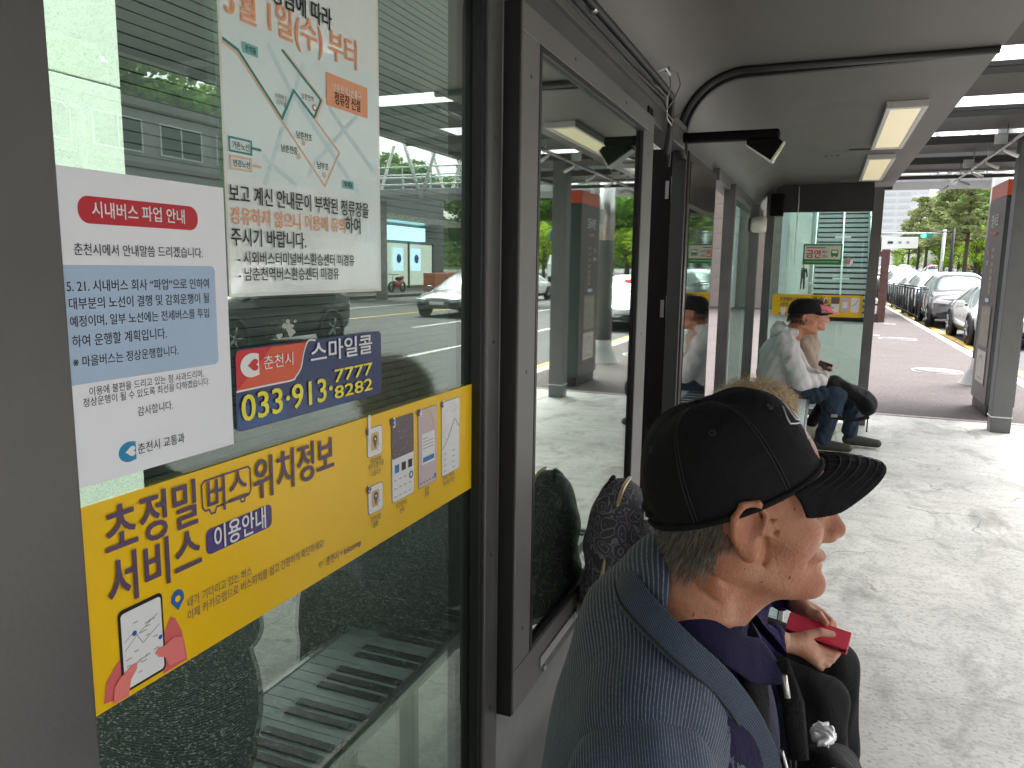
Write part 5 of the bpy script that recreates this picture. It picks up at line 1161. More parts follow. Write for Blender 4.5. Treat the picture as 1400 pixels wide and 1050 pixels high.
def stripes(name, dark, light, freq, axis, rough=.75, wob=.003, w2=.5, arc=None):
    """woven pinstripe; axis is the direction across the stripes in object space"""
    m = bpy.data.materials.new(name); m.use_nodes = True; N, L = nodes(m); b = N['Principled BSDF']; b.inputs['Roughness'].default_value = rough; b.inputs['Sheen Weight'].default_value = .08
    tc = N.new('ShaderNodeTexCoord'); n = N.new('ShaderNodeTexNoise'); n.inputs['Scale'].default_value = 9; L.new(tc.outputs['Object'], n.inputs['Vector'])
    mp = N.new('ShaderNodeVectorMath'); mp.operation = 'DOT_PRODUCT'; mp.inputs[1].default_value = axis; L.new(tc.outputs['Object'], mp.inputs[0]); src = mp.outputs['Value']
    if arc:                                     # follow the roll of the cloth over back and shoulder
        sx = N.new('ShaderNodeSeparateXYZ'); L.new(tc.outputs['Object'], sx.inputs[0]); ax_ = N.new('ShaderNodeMath'); ax_.operation = 'SUBTRACT'; ax_.inputs[0].default_value = arc[0]; L.new(sx.outputs[0], ax_.inputs[1])
        az_ = N.new('ShaderNodeMath'); az_.operation = 'SUBTRACT'; az_.inputs[1].default_value = arc[1]; L.new(sx.outputs[2], az_.inputs[0])
        at = N.new('ShaderNodeMath'); at.operation = 'ARCTAN2'; L.new(az_.outputs[0], at.inputs[0]); L.new(ax_.outputs[0], at.inputs[1]); am = N.new('ShaderNodeMath'); am.operation = 'MULTIPLY'; am.inputs[1].default_value = arc[2]; L.new(at.outputs[0], am.inputs[0])
        ay = N.new('ShaderNodeMath'); ay.operation = 'MULTIPLY_ADD'; ay.inputs[1].default_value = .10; L.new(sx.outputs[1], ay.inputs[0]); L.new(am.outputs[0], ay.inputs[2]); src = ay.outputs[0]
    a = N.new('ShaderNodeMath'); a.operation = 'MULTIPLY_ADD'; a.inputs[1].default_value = wob * 2; L.new(n.outputs[0], a.inputs[0]); L.new(src, a.inputs[2])
    s = N.new('ShaderNodeMath'); s.operation = 'MULTIPLY'; s.inputs[1].default_value = 6.2832 * freq; L.new(a.outputs[0], s.inputs[0])
    q = N.new('ShaderNodeMath'); q.operation = 'SINE'; L.new(s.outputs[0], q.inputs[0])
    r = N.new('ShaderNodeMapRange'); r.inputs[1].default_value = .25; r.inputs[2].default_value = .95; L.new(q.outputs[0], r.inputs[0])
    n2 = N.new('ShaderNodeTexNoise'); n2.inputs['Scale'].default_value = 300; L.new(tc.outputs['Object'], n2.inputs['Vector'])
    mm = N.new('ShaderNodeMath'); mm.operation = 'MULTIPLY'; L.new(r.outputs[0], mm.inputs[0]); r3 = N.new('ShaderNodeMapRange'); r3.inputs[1].default_value = .3; r3.inputs[2].default_value = .7; r3.inputs[3].default_value = .35; L.new(n2.outputs[0], r3.inputs[0]); L.new(r3.outputs[0], mm.inputs[1])
    x = N.new('ShaderNodeMix'); x.data_type = 'RGBA'; x.inputs[6].default_value = (*dark, 1); x.inputs[7].default_value = (*light, 1); L.new(mm.outputs[0], x.inputs[0]); L.new(x.outputs[2], b.inputs['Base Color'])
    n4 = N.new('ShaderNodeTexNoise'); n4.inputs['Scale'].default_value = 14; n4.inputs['Detail'].default_value = 5; n4.inputs['Distortion'].default_value = .8; L.new(tc.outputs['Object'], n4.inputs['Vector'])
    ad = N.new('ShaderNodeMath'); ad.operation = 'MULTIPLY_ADD'; ad.inputs[1].default_value = 14; L.new(n4.outputs[0], ad.inputs[0]); L.new(r.outputs[0], ad.inputs[2])
    bp = N.new('ShaderNodeBump'); bp.inputs['Strength'].default_value = .45; bp.inputs['Distance'].default_value = .0010; L.new(ad.outputs[0], bp.inputs['Height']); L.new(bp.outputs[0], b.inputs['Normal'])
    MATS[name] = m; return m
def cloth(name, col, rough=.85, fold=.5, fs=9, sheen=.0):
    m = bpy.data.materials.new(name); m.use_nodes = True; N, L = nodes(m); b = N['Principled BSDF']; b.inputs['Roughness'].default_value = rough; b.inputs['Sheen Weight'].default_value = sheen; b.inputs['Specular IOR Level'].default_value = .2
    tc = N.new('ShaderNodeTexCoord'); n = N.new('ShaderNodeTexNoise'); n.inputs['Scale'].default_value = 3; n.inputs['Detail'].default_value = 8; L.new(tc.outputs['Object'], n.inputs['Vector'])
    r = N.new('ShaderNodeMapRange'); r.inputs[1].default_value = .3; r.inputs[2].default_value = .7; r.inputs[3].default_value = .82; r.inputs[4].default_value = 1.15; L.new(n.outputs[0], r.inputs[0])
    x = N.new('ShaderNodeMix'); x.data_type = 'RGBA'; x.blend_type = 'MULTIPLY'; x.inputs[0].default_value = 1; x.inputs[6].default_value = (*col, 1); L.new(r.outputs[0], x.inputs[7]); L.new(x.outputs[2], b.inputs['Base Color'])
    f = N.new('ShaderNodeTexNoise'); f.inputs['Scale'].default_value = fs; f.inputs['Detail'].default_value = 4; f.inputs['Distortion'].default_value = 1.2; L.new(tc.outputs['Object'], f.inputs['Vector'])
    w = N.new('ShaderNodeTexNoise'); w.inputs['Scale'].default_value = 420; L.new(tc.outputs['Object'], w.inputs['Vector'])
    ad = N.new('ShaderNodeMath'); ad.operation = 'MULTIPLY_ADD'; ad.inputs[1].default_value = 12; L.new(f.outputs[0], ad.inputs[0]); L.new(w.outputs[0], ad.inputs[2])
    bp = N.new('ShaderNodeBump'); bp.inputs['Strength'].default_value = fold; bp.inputs['Distance'].default_value = .002; L.new(ad.outputs[0], bp.inputs['Height']); L.new(bp.outputs[0], b.inputs['Normal'])
    MATS[name] = m; return m
cloth('cap_black', (.0085, .0085, .0098), .8, .35, 14); cloth('shirt_navy', (.012, .010, .045), .7, .5, 14); cloth('trouser_black', (.006, .006, .007), .75, .5, 7); cloth('jacket_purple', (.022, .014, .075), .7, .7, 22)
cloth('hoodie_grey', (.60, .575, .57), .9, .7, 9); cloth('denim', (.030, .045, .070), .85, .7, 10); cloth('bag_black', (.007, .007, .008), .6, .8, 12); cloth('beige_top', (.42, .33, .27), .9, .5, 9); cloth('vest_dark', (.016, .016, .018), .7, .6, 12)
stripes('jacket_stripe', (.030, .045, .078), (.21, .245, .33), 290, (.10, .05, 1.0), arc=(.06, .36, .17)); stripes('sleeve_stripe', (.034, .05, .088), (.21, .25, .345), 300, (1.0, .25, .12)); stripes('collar_stripe', (.024, .038, .068), (.12, .16, .24), 420, (.8, .2, .55))
mat('hair_grey', (.26, .235, .20), .5); mat('hair_dark_grey', (.12, .10, .085), .5); mat('hair_black', (.012, .010, .010), .45); mat('hair_blonde', (.58, .42, .23), .45); mat('hair_blonde_dark', (.34, .23, .12), .5); mat('eye_white', (.34, .30, .27), .2); mat('iris', (.02, .012, .008), .1); mat('lip', (.36, .13, .10), .45)
mat('stitch', (.016, .016, .018), .7); mat('phone_red', (.62, .02, .06), .35, coat=.4); mat('phone_black', (.01, .01, .012), .1, spec=1); mat('rubber_strap', (.02, .02, .022), .5); mat('zip_metal', (.75, .74, .70), .3, .8)

def head_parts(neck_to=(-.055, 0, -.20), h=.0042, age=0, neck_r=.056, ears=(1, -1)):
    s = Sdf()
    s.ell((-.003, 0, .028), (.090, .076, .084), .02).ell((-.015, 0, -.005), (.080, .068, .070), .03)
    s.ell((.045, 0, -.035), (.050, .056, .075), .03)
    for y in (-1, 1):
        s.cap((-.008, y * .050, -.062), (.068, y * .018, -.098), .020, .017, .022)
        s.ell((.055, y * .036, -.030), (.028, .024, .026), .02)                 # cheekbones
        s.cap((.074, y * .012, .024), (.062, y * .044, .018), .013, .010, .012)  # brow
    s.cap((.089, -.010, -.100), (.089, .010, -.100), .0165, .0165, .02)          # chin
    for y in (-1, 1): s.ell((.086, y * .031, .000), (.018, .017, .013), .012, True)
    s.cap((.086, 0, .008), (.112, 0, -.034), .008, .0115, .012)               # nose
    for y in (-1, 1): s.ell((.100, y * .012, -.040), (.012, .009, .008), .006)
    s.ell((.089, 0, -.066), (.015, .026, .006), .008).ell((.086, 0, -.077), (.014, .022, .0065), .008)   # lips
    s.ell((.104, 0, -.0715), (.012, .024, .0016), .004, True)
    for y in (-1, 1): s.cap((.082, y * .026, -.046), (.078, y * .036, -.066), .003, .003, .008, True)   # cheek fold
    s.cap((-.020, 0, -.05), neck_to, neck_r, neck_r * 1.12, .03)
    s.cap((.038, 0, -.100), (neck_to[0] + .045, 0, neck_to[2] + .02), .022, .030, .03)           # throat
    for y in (-1, 1): s.cap((-.030, y * .055, -.055), (neck_to[0] + .06, y * .02, neck_to[2]), .012, .013, .016)   # neck muscle
    if age:
        for y in (-1, 1):
            for a_ in ([(-.045, y * .062, -.070), (.000, y * .058, -.100), (.030, y * .040, -.125)], [(-.055, y * .056, -.095), (-.010, y * .056, -.125), (.015, y * .040, -.150)], [(.060, y * .040, -.050), (.064, y * .034, -.075), (.058, y * .030, -.095)], [(.058, y * .050, .004), (.036, y * .062, .000), (.022, y * .068, -.010)], [(.060, y * .050, -.006), (.040, y * .060, -.014), (.028, y * .064, -.024)], [(.020, y * .062, -.030), (.024, y * .058, -.060), (.018, y * .052, -.080)]):
                for q0, q1 in zip(a_, a_[1:]): s.cap(q0, q1, .0022, .0018, .005, True)
    for y in ears:
        s.ell((-.004, y * .080, -.015), (.019, .0090, .030), .003, rot=rotm(y * R(-16))).ell((.002, y * .079, -.044), (.011, .0080, .013), .006)
        s.chain([(.012, y * .083, -.020), (.014, y * .086, .002), (.004, y * .090, .015), (-.012, y * .092, .012), (-.020, y * .092, -.004), (-.018, y * .089, -.024), (-.006, y * .083, -.044)], [.0036, .0036, .004, .004, .004, .004, .004], .003).ell((.002, y * .089, -.012), (.010, .007, .018), .003, True).cap((.004, y * .082, -.030), (.008, y * .080, -.018), .004, .004, .003)
    P = [s.mesh((-.125, -.105, min(-.21, neck_to[2] - .02)), (.135, .105, .135), h)]
    return P
def eyes(parent, Rm, T, sc):
    for y in (-1, 1):
        c = np.array((.0755, y * .031, .001)); e = Sdf().ell(c, (.0125, .0125, .0125)).mesh(c - .016, c + .016, .003); mesh_obj('eye', [xf(e, Rm, T, sc)], MATS['eye_white'], parent)
        c2 = c + np.array((.0085, -y * .001, -.001)); e = Sdf().ell(c2, (.005, .006, .006)).mesh(c2 - .008, c2 + .008, .0015); mesh_obj('iris', [xf(e, Rm, T, sc)], MATS['iris'], parent)
        ld = Sdf().ell(c + np.array((-.001, 0, .002)), (.0145, .0150, .0140)).plane((.35, 0, -1), -.0 + .35 * c[0] - c[2] - .001, .001).mesh(c - .02, c + .02, .002); mesh_obj('eyelid', [xf(ld, Rm, T, sc)], MATS['skin_tan'], parent)

# ---- the elderly man in the foreground
B1 = np.array((-.20, .98, .45)); man = tag(empty('person', tuple(B1)), 'elderly man in black cap and pinstriped blue grey jacket sitting closest to the camera', 'person')
HR = rotm(R(14), R(2)); HT = np.array((-.080, .98, 1.222)) - B1; HS = 1.07
HEADV = head_parts((-.075, 0, -.20), .0032, 1, neck_r=.054)[0]; P = [xf(HEADV, HR, HT, HS)]
core = Sdf().ell((-.18, .98, .80), (.11, .16, .25)).cap((-.17, .82, .95), (-.15, 1.15, .95), .05).cap((-.15, .80, .95), (-.12, .76, .70), .04).cap((-.12, .76, .70), (.10, .82, .62), .034).cap((-.14, 1.17, .95), (-.08, 1.23, .70), .04).cap((-.08, 1.23, .70), (.10, 1.10, .62), .034)
core.cap((-.16, .98, .95), (-.12, .98, 1.08), .055)
P.append((lambda q: (q[0] - B1, q[1]))(core.mesh((-.35, .68, .50), (.18, 1.32, 1.14), .012)))
def hand_sdf(wrist, palm, tips, thumb, r=.0095, pr=.016):
    """palm plus five separately bent fingers; tips: list of (knuckle, mid, tip)"""
    s = Sdf(); wrist = np.array(wrist); palm = np.array(palm)
    s.cap(wrist, palm, .023, .020, .02)
    for i, (a, b, c) in enumerate(tips):
        s.cap(palm * .55 + wrist * .45, a, .016, r * 1.12, .012); s.cap(a, b, r * 1.10, r * 1.0, .003); s.cap(b, c, r, r * .80, .003)
    a, b, c = thumb; s.cap(wrist * .6 + palm * .4, a, .017, r * 1.3, .014); s.cap(a, b, r * 1.25, r * 1.1, .005); s.cap(b, c, r * 1.1, r * .9, .004)
    return s
def hand_mesh(w, p, t, th, r=.0095, h=.0026):
    s = hand_sdf(w, p, t, th, r); pts = np.array([w, p] + [q for f in t for q in f] + list(th)); return s.mesh(pts.min(0) - .035, pts.max(0) + .035, h)
for sy, wr in ((-1, (.10, .82, .62)), (1, (.10, 1.10, .62))):
    w = np.array(wr); p = w + (.07, -sy * .02, .0); T_ = [(p + (.03, (k - 1.5) * .019, .004), p + (.058, (k - 1.5) * .017, -.010), p + (.070, (k - 1.5) * .015, -.034)) for k in range(4)]
    q = hand_mesh(w, p, T_, (p + (-.01, -sy * .035, .0), p + (.02, -sy * .05, -.004), p + (.042, -sy * .052, -.012)), h=.004); P.append((q[0] - B1, q[1]))
body = mesh_obj('body', P, MATS['skin_tan'], man, smooth=1); eyes(man, HR, HT, HS)
# black cap: six panel crown, seams, eyelets, button, bent visor
CR = HR @ rotm(0, R(-26), 0); CT = HT + HR @ np.array((-.014, 0, .014)) * HS
def cap_pt(a, e, o=0.0):
    """a: angle round the crown, e: 0 at the band, 1 at the button"""
    t = e * math.pi / 2; rr = math.cos(t) ** .62; puff = 1 + .018 * math.cos(6 * a) * math.sin(2 * t) * -1
    p = np.array(((.103 + o) * rr * math.cos(a) * puff, (.089 + o) * rr * math.sin(a) * puff, (.110 + o) * math.sin(t) ** .92 - .010 + (.004 * math.sin(3 * a + 1) + .0022 * math.sin(7 * a + 5 * e)) * math.sin(2 * t)))
    return CT + CR @ (p * HS)
def panel(a0, a1, n=12, m=16): return [[tuple(cap_pt(a0 + (a1 - a0) * i / n, j / m)) for j in range(m + 1)] for i in range(n + 1)]
seam_a = [R(k) for k in (0, 60, 120, 180, 240, 300)]
for a in seam_a: MB().grid(panel(a, a + R(60), 18, 22), True).build('cap_panel', MATS['cap_black'], man, solid=.0022)
for a in seam_a:
    for da in (-.022, .022):
        MB().tube([tuple(cap_pt(a + da * (1 + .0 * j), j / 16, .0012)) for j in range(0, 16)], .0008, 5).build('cap_stitching', MATS['stitch'], man)
for a in seam_a[:]:
    c = cap_pt(a + R(30), .56, .0012); nrm = c - (CT + CR @ np.array((0, 0, .03))); nrm /= np.linalg.norm(nrm); rot = Vector(nrm).to_track_quat('Z', 'Y').to_matrix().to_4x4(); rot.translation = Vector(c)
    eb_ = MB(); eb_.lathe([(.0018, -.001), (.0018, .0008), (.0042, .0012), (.0046, -.0005)], n=14); eb_.v = [tuple(rot @ Vector(v)) for v in eb_.v]; eb_.build('eyelet', MATS['stitch'], man)
MB().lathe([(0, .004), (.005, .003), (.0065, 0)], c=tuple(cap_pt(0, 1)), n=14).build('cap_button', MATS['cap_black'], man)
bandp = [tuple(cap_pt(2 * math.pi * k / 48, -.01, .001)) for k in range(49)]
MB().tube(bandp, .0042, 6, False).build('cap_band', MATS['cap_black'], man)
def visor_pt(u, r, dz=0.0):
    a = u * R(62); base = np.array((.104 * math.cos(a), .090 * math.sin(a), -.008)); base = HR.T @ (CR @ base)
    ext = .066 * (math.cos(u * 1.30)) ** .42 if abs(u) < 1 else .016
    out = np.array((r * ext, .0, 0)); y = base[1] * (1 - .04 * r)
    z = base[2] - r * .002 - .026 * r * u * u + .004 * math.sin(r * math.pi)
    return HT + HR @ (np.array((base[0] - .006 + out[0], y, z + .011 + dz)) * HS)
MB().grid([[tuple(visor_pt(u / 14, r / 12)) for r in range(13)] for u in range(-14, 15)], True).build('cap_visor', MATS['cap_black'], man, solid=.0035, subsurf=1)
for r in (.22, .38, .54, .70, .84, .95): MB().tube([tuple(visor_pt(u / 14, r, .0024)) for u in range(-13, 14)], .0006, 4).build('visor_stitching', MATS['stitch'], man)
for k in range(3):
    e0 = .26 + k * .0; pts = [tuple(cap_pt(R(-20 + k * 14 + 10 * math.sin(j * 1.1 + k)), .18 + j * .045, .0016)) for j in range(7)]
    MB().tube(pts, .0011, 5).build('cap_emblem', MATS['white'], man)
MB().tube([tuple(cap_pt(R(180 + d), .06, .003)) for d in range(-26, 27, 6)], .0045, 6).build('cap_strap', MATS['cap_black'], man)
MB().box(-.0025, -.006, -.005, .0025, .006, .005).build('strap_buckle', MATS['zip_metal'], man, .001, loc=tuple(cap_pt(R(192), .05, .004)))
# cropped grey hair below the cap
g = np.random.default_rng(4); hv = HEADV[0]; ok = (hv[:, 0] < -.010) & (hv[:, 2] < .03) & (hv[:, 2] > -.098 + np.maximum(0, hv[:, 0] + .055) * 1.0) & ~((hv[:, 0] > -.030) & (np.abs(hv[:, 1]) > .070) & (hv[:, 2] < .02))
hv = hv[ok]; pick = hv[g.integers(0, len(hv), 15000)] + g.normal(0, .0012, (15000, 3)); nn = pick * np.array((1, 1.3, .15)) + np.array((.02, 0, 0)); nn /= np.linalg.norm(nn, axis=1)[:, None]
keep = g.random(len(pick)) < np.clip((pick[:, 2] + .100 - np.maximum(0, pick[:, 0] + .055)) / .035, .12, 1); pick = pick[keep]; nn = nn[keep]
rt = pick * HS @ HR.T + HT; dr = (nn * .42 + np.array((-.22, 0, -1.0))) @ HR.T
hc = Sdf().ell((-.008, 0, .022), (.0925, .0765, .091)).cap((-.040, 0, -.03), (-.046, 0, -.055), .048, .036, .02).plane((1, 0, .15), -.018, .006).mesh((-.12, -.1, -.125), (.05, .1, .13), .006)
mesh_obj('scalp_hair', [xf(hc, HR, HT, HS)], MATS['hair_dark_grey'], man, smooth=1)
ribbons('hair', MATS['hair_grey'], man, rt[::2], dr[::2], .015, .0009, 2, gravity=.001, seed=2); ribbons('hair', MATS['hair_dark_grey'], man, rt[1::2], dr[1::2], .014, .0009, 2, gravity=.001, seed=3)
# stubble on jaw
rs_ = [(x, s_ * y, z) for x in (0,) for s_ in (1,) for y in (0,) for z in (0,)]
# navy shirt and its collar
def W1(part): return (part[0] - B1, part[1])
sh1 = Sdf().ell((-.155, .98, .86), (.145, .19, .20)).cap((-.165, .98, .98), (-.125, .98, 1.065), .085, .068, .03).plane((.35, 0, 1), 1.035, .01)
mesh_obj('shirt', [W1(sh1.mesh((-.34, .74, .62), (.05, 1.22, 1.13), .007))], MATS['shirt_navy'], man, smooth=1)
def ring(c, rx, ry, tilt, a0, a1, n=28, dr_=0.0): return [(c[0] + (rx + dr_) * math.cos(R(a0 + (a1 - a0) * k / n)), c[1] + (ry + dr_) * math.sin(R(a0 + (a1 - a0) * k / n)), c[2] - tilt * math.cos(R(a0 + (a1 - a0) * k / n))) for k in range(n + 1)]
def band(pts_in, pts_out, name, m, parent, base, th=.003, rows=4):
    P = [[tuple(np.array(a) * (1 - j / rows) + np.array(b) * (j / rows) + np.array((0, 0, .004 * math.sin(j / rows * math.pi))) - base) for j in range(rows + 1)] for a, b in zip(pts_in, pts_out)]
    return MB().grid(P, True).build(name, m, parent, solid=th, subsurf=1)
c1 = (-.108, .98, 1.082)
ri = ring(c1, .066, .062, .040, 18, 342); ro = [(p[0] * 1 + (p[0] - c1[0]) * .46 + (.016 if abs(p[1] - .98) < .03 and p[0] > c1[0] else 0), .98 + (p[1] - .98) * 1.46, p[2] - .040 - (.012 if p[0] > c1[0] + .03 else 0)) for p in ri]
band(ri, ro, 'shirt_collar', MATS['shirt_navy'], man, B1)
# striped jacket: torso, separate sleeves, collar, seams, zip
def folds(amp, fr, ph=0.0):
    def f(X):
        x, y, z = X[..., 0], X[..., 1], X[..., 2]
        return amp * (np.sin(fr * (z + .5 * y + .25 * np.sin(9 * x)) + ph) * np.sin(fr * .37 * (x - .6 * y) + 1.3) + .6 * np.sin(fr * 1.7 * (y * .7 - z * .4 + x) + 2.1) * np.sin(5 * z))
    return f
jk = Sdf().ell((-.180, .98, .66), (.170, .210, .24)).ell((-.166, .98, .86), (.148, .215, .185), .05).ell((-.184, .98, .955), (.092, .160, .125), .05)
jk.cap((-.158, .830, .960), (-.150, 1.135, .960), .072, .072, .05).cap((-.178, .985, 1.02), (-.150, .98, 1.082), .100, .082, .04)
jk.cap((-.108, .975, 1.030), (-.060, .975, 1.22), .084, .098, .012, True).cap((-.045, .962, 1.07), (.015, .950, .93), .050, .042, .015, True).cap((.015, .950, .93), (.02, .95, .60), .040, .045, .015, True).ell((-.155, .98, .86), (.130, .195, .19), .01, True)
mesh_obj('jacket', [W1(jk.mesh((-.42, .70, .44), (.06, 1.26, 1.19), .0062, folds(.0032, 34)))], MATS['jacket_stripe'], man, smooth=2)
for sy in (-1, 1):
    y0 = .98 + sy * .175
    a, b, c = (-.150, y0, .925), (-.125, .98 + sy * .245, .71), (.085, .98 + sy * .150, .625)
    sl_ = Sdf().cap(a, b, .0815, .068, .02).cap(b, c, .068, .050, .03).ell((a[0], a[1] + sy * .012, a[2] + .002), (.085, .072, .080), .02)
    lo = np.minimum(np.minimum(a, b), c) - .11; hi = np.maximum(np.maximum(a, b), c) + .11
    mesh_obj('sleeve', [W1(sl_.mesh(lo, hi, .0062, folds(.0042, 46, sy)))], MATS['sleeve_stripe'], man, smooth=2)
def spl(pts, n=6):
    out = []; P_ = [np.array(p, float) for p in pts]
    for i in range(len(P_) - 1):
        p0, p1, p2, p3 = P_[max(i - 1, 0)], P_[i], P_[i + 1], P_[min(i + 2, len(P_) - 1)]
        for k in range(n): t = k / n; out.append(.5 * (2 * p1 + (p2 - p0) * t + (2 * p0 - 5 * p1 + 4 * p2 - p3) * t * t + (3 * p1 - p0 - 3 * p2 + p3) * t ** 3))
    out.append(P_[-1]); return out
for sy in (-1, 1):
    inn0 = spl([(-.190, .98 + sy * .012, 1.148), (-.168, .98 + sy * .062, 1.130), (-.115, .98 + sy * .082, 1.088), (-.062, .98 + sy * .070, 1.035), (-.022, .98 + sy * .050, .975), (.004, .98 + sy * .035, .905), (.014, .98 + sy * .032, .82), (.014, .98 + sy * .035, .72)])
    out = spl([(-.232, .98 + sy * .014, 1.098), (-.205, .98 + sy * .088, 1.088), (-.140, .98 + sy * .122, 1.052), (-.082, .98 + sy * .108, 1.002), (-.046, .98 + sy * .086, .940), (-.020, .98 + sy * .072, .870), (-.008, .98 + sy * .068, .80), (-.008, .98 + sy * .070, .72)])
    inn = [a * .45 + b * .55 + np.array((.004, 0, .008)) for a, b in zip(inn0, out)]; out = [b * 1.12 - a * .12 for a, b in zip(inn0, out)]
    band(inn, out, 'jacket_collar', MATS['collar_stripe'], man, B1, .004)
    MB().tube([tuple(p - B1 + np.array((.002, 0, .006))) for p in out], .0016, 5).build('collar_seam', MATS['stitch'], man)
    MB().tube([tuple(p - B1 + np.array((.004, 0, .003))) for p in inn[28:]], .0022, 5).build('zip', MATS['zip_metal'] if sy < 0 else MATS['stitch'], man)
vs_ = Sdf().ell((-.130, .98, .80), (.110, .140, .20)).cap((-.05, .935, 1.0), (-.02, .93, .75), .020, .026, .02)
mesh_obj('dark_vest', [W1(vs_.mesh((-.26, .80, .56), (.05, 1.16, 1.06), .008))], MATS['vest_dark'], man, smooth=2)
MB().tube([tuple(np.array(p) - B1) for p in ((-.02, .955, 1.02), (.0, .95, .97), (.012, .945, .90))], [.012, .014, .012], 8, flat=.4).build('chest_strap', MATS['bag_black'], man)
MB().tube([tuple(np.array(p) - B1) for p in ((-.012, .935, 1.012), (-.006, .932, .985))], .0035, 6).build('strap_ring', MATS['zip_metal'], man)
lg1 = Sdf()
for sy in (-1, 1): lg1.cap((-.22, .98 + sy * .09, .535), (.20, .98 + sy * .13, .53), .085, .066, .03).cap((.20, .98 + sy * .13, .53), (.19, .98 + sy * .13, .09), .066, .05, .02)
mesh_obj('trousers', [W1(lg1.mesh((-.34, .72, .0), (.30, 1.24, .66), .010, folds(.003, 40)))], MATS['vest_dark'], man, smooth=1)
for sy in (-1, 1):
    sf = Sdf().cap((.15, .98 + sy * .13, .045), (.32, .98 + sy * .14, .035), .045, .038, .02).plane((0, 0, -1), -.002); mesh_obj('shoe', [W1(sf.mesh((.07, .98 + sy * .13 - .09, -.01), (.40, .98 + sy * .13 + .09, .12), .008))], MATS['bag_black'], man)
# bag and crumpled wrapper in his lap
bg1 = tag(empty('black_bag', (.06, 1.12, .58)), 'black bag with pale grey piping on the lap of the man in the cap', 'bag')
q = Sdf().ell((0, 0, .10), (.075, .13, .125)).ell((.02, 0, .03), (.07, .14, .06), .04); mesh_obj('bag_body', [q.mesh((-.13, -.19, -.05), (.13, .19, .26), .008, lambda X: .006 * np.sin(60 * X[..., 1] + 30 * X[..., 2]) * np.sin(40 * X[..., 0]))], MATS['bag_black'], bg1, smooth=2)
MB().tube([(-.06, -.06, .20), (.0, -.05, .235), (.06, -.03, .19), (.085, -.02, .10), (.09, -.02, .02)], .005, 8).build('piping', MATS['line_grey'], bg1)
wr1 = tag(empty('crumpled_wrapper', (.045, 1.14, .825)), 'crumpled silvery plastic wrapper lying on the black bag', 'wrapper')
wb = Sdf().ell((0, 0, 0), (.018, .030, .008)); mesh_obj('foil', [wb.mesh((-.05, -.06, -.03), (.05, .06, .03), .0025, lambda X: .0035 * np.abs(np.sin(170 * X[..., 0] + 90 * X[..., 1] + 3 * np.sin(120 * X[..., 1]))) + .003 * np.abs(np.sin(210 * X[..., 1] - 130 * X[..., 0] + 2 * np.sin(90 * X[..., 0]))) - .004)], mat('foil', (.75, .76, .77), .25, .4), wr1)

# ---- the woman behind him
B2 = np.array((-.22, 1.95, .45)); wo_ = tag(empty('person', tuple(B2)), 'person with curly blonde grey hair, purple jacket and black trousers holding a red phone', 'person')
def W2(part): return (part[0] - B2, part[1])
HR2 = rotm(R(5), R(14)); HT2 = np.array((-.130, 1.93, 1.100)) - B2
P = [xf(p, HR2, HT2, .98) for p in head_parts((-.06, 0, -.19), .006, neck_r=.048)]
co2 = Sdf().ell((-.20, 1.95, .75), (.10, .15, .22)).cap((-.18, 1.80, .88), (-.18, 2.10, .88), .05).cap((-.18, 1.80, .88), (-.18, 1.76, .66), .036).cap((-.18, 1.76, .66), (-.035, 1.84, .625), .026).cap((-.18, 2.10, .88), (-.16, 2.13, .68), .036).cap((-.16, 2.13, .68), (-.02, 2.00, .665), .026).cap((-.19, 1.95, .85), (-.17, 1.94, .96), .045)
P.append(W2(co2.mesh((-.34, 1.68, .48), (.02, 2.22, 1.05), .010)))
w = np.array((-.035, 1.84, .622)); p = np.array((.025, 1.868, .612))
RH = [((.050, 1.850, .590), (.070, 1.868, .575), (.076, 1.895, .580)), ((.052, 1.862, .596), (.078, 1.874, .584), (.092, 1.898, .590)), ((.054, 1.876, .604), (.082, 1.884, .596), (.100, 1.905, .600)), ((.046, 1.842, .586), (.056, 1.858, .568), (.058, 1.882, .568))]
P.append(W2(hand_mesh(w, p, [tuple(np.array(q) for q in f) for f in RH], tuple(np.array(q) for q in ((.022, 1.862, .640), (.050, 1.872, .650), (.076, 1.880, .646))), r=.0086, h=.0026)))
w = np.array((-.02, 2.00, .662)); p = np.array((.030, 1.965, .655))
LH = [((.052, 1.960, .660), (.072, 1.945, .650), (.070, 1.925, .634)), ((.056, 1.968, .652), (.078, 1.952, .642), (.076, 1.932, .628)), ((.056, 1.976, .644), (.080, 1.962, .632), (.078, 1.940, .620)), ((.050, 1.984, .636), (.072, 1.972, .624), (.072, 1.950, .614))]
P.append(W2(hand_mesh(w, p, [tuple(np.array(q) for q in f) for f in LH], tuple(np.array(q) for q in ((.022, 1.945, .668), (.045, 1.930, .668), (.062, 1.915, .656))), r=.0086, h=.0026)))
mesh_obj('body', P, MATS['skin_light'], wo_, smooth=1); eyes(wo_, HR2, HT2, .98)
pj = Sdf().ell((-.215, 1.95, .66), (.145, .190, .22)).ell((-.20, 1.95, .83), (.125, .19, .14), .05).cap((-.19, 1.80, .885), (-.19, 2.10, .885), .066, .066, .04).cap((-.19, 1.95, .93), (-.17, 1.95, .99), .075, .062, .03)
pj.cap((-.18, 1.79, .88), (-.18, 1.75, .66), .064, .054, .02).cap((-.18, 1.75, .66), (-.050, 1.838, .625), .052, .034, .02).cap((-.18, 2.11, .88), (-.16, 2.14, .68), .064, .054, .02).cap((-.16, 2.14, .68), (-.045, 2.015, .665), .052, .036, .02)
mesh_obj('jacket', [W2(pj.mesh((-.40, 1.64, .45), (.03, 2.26, 1.06), .0075, folds(.004, 70)))], MATS['jacket_purple'], wo_, smooth=1)
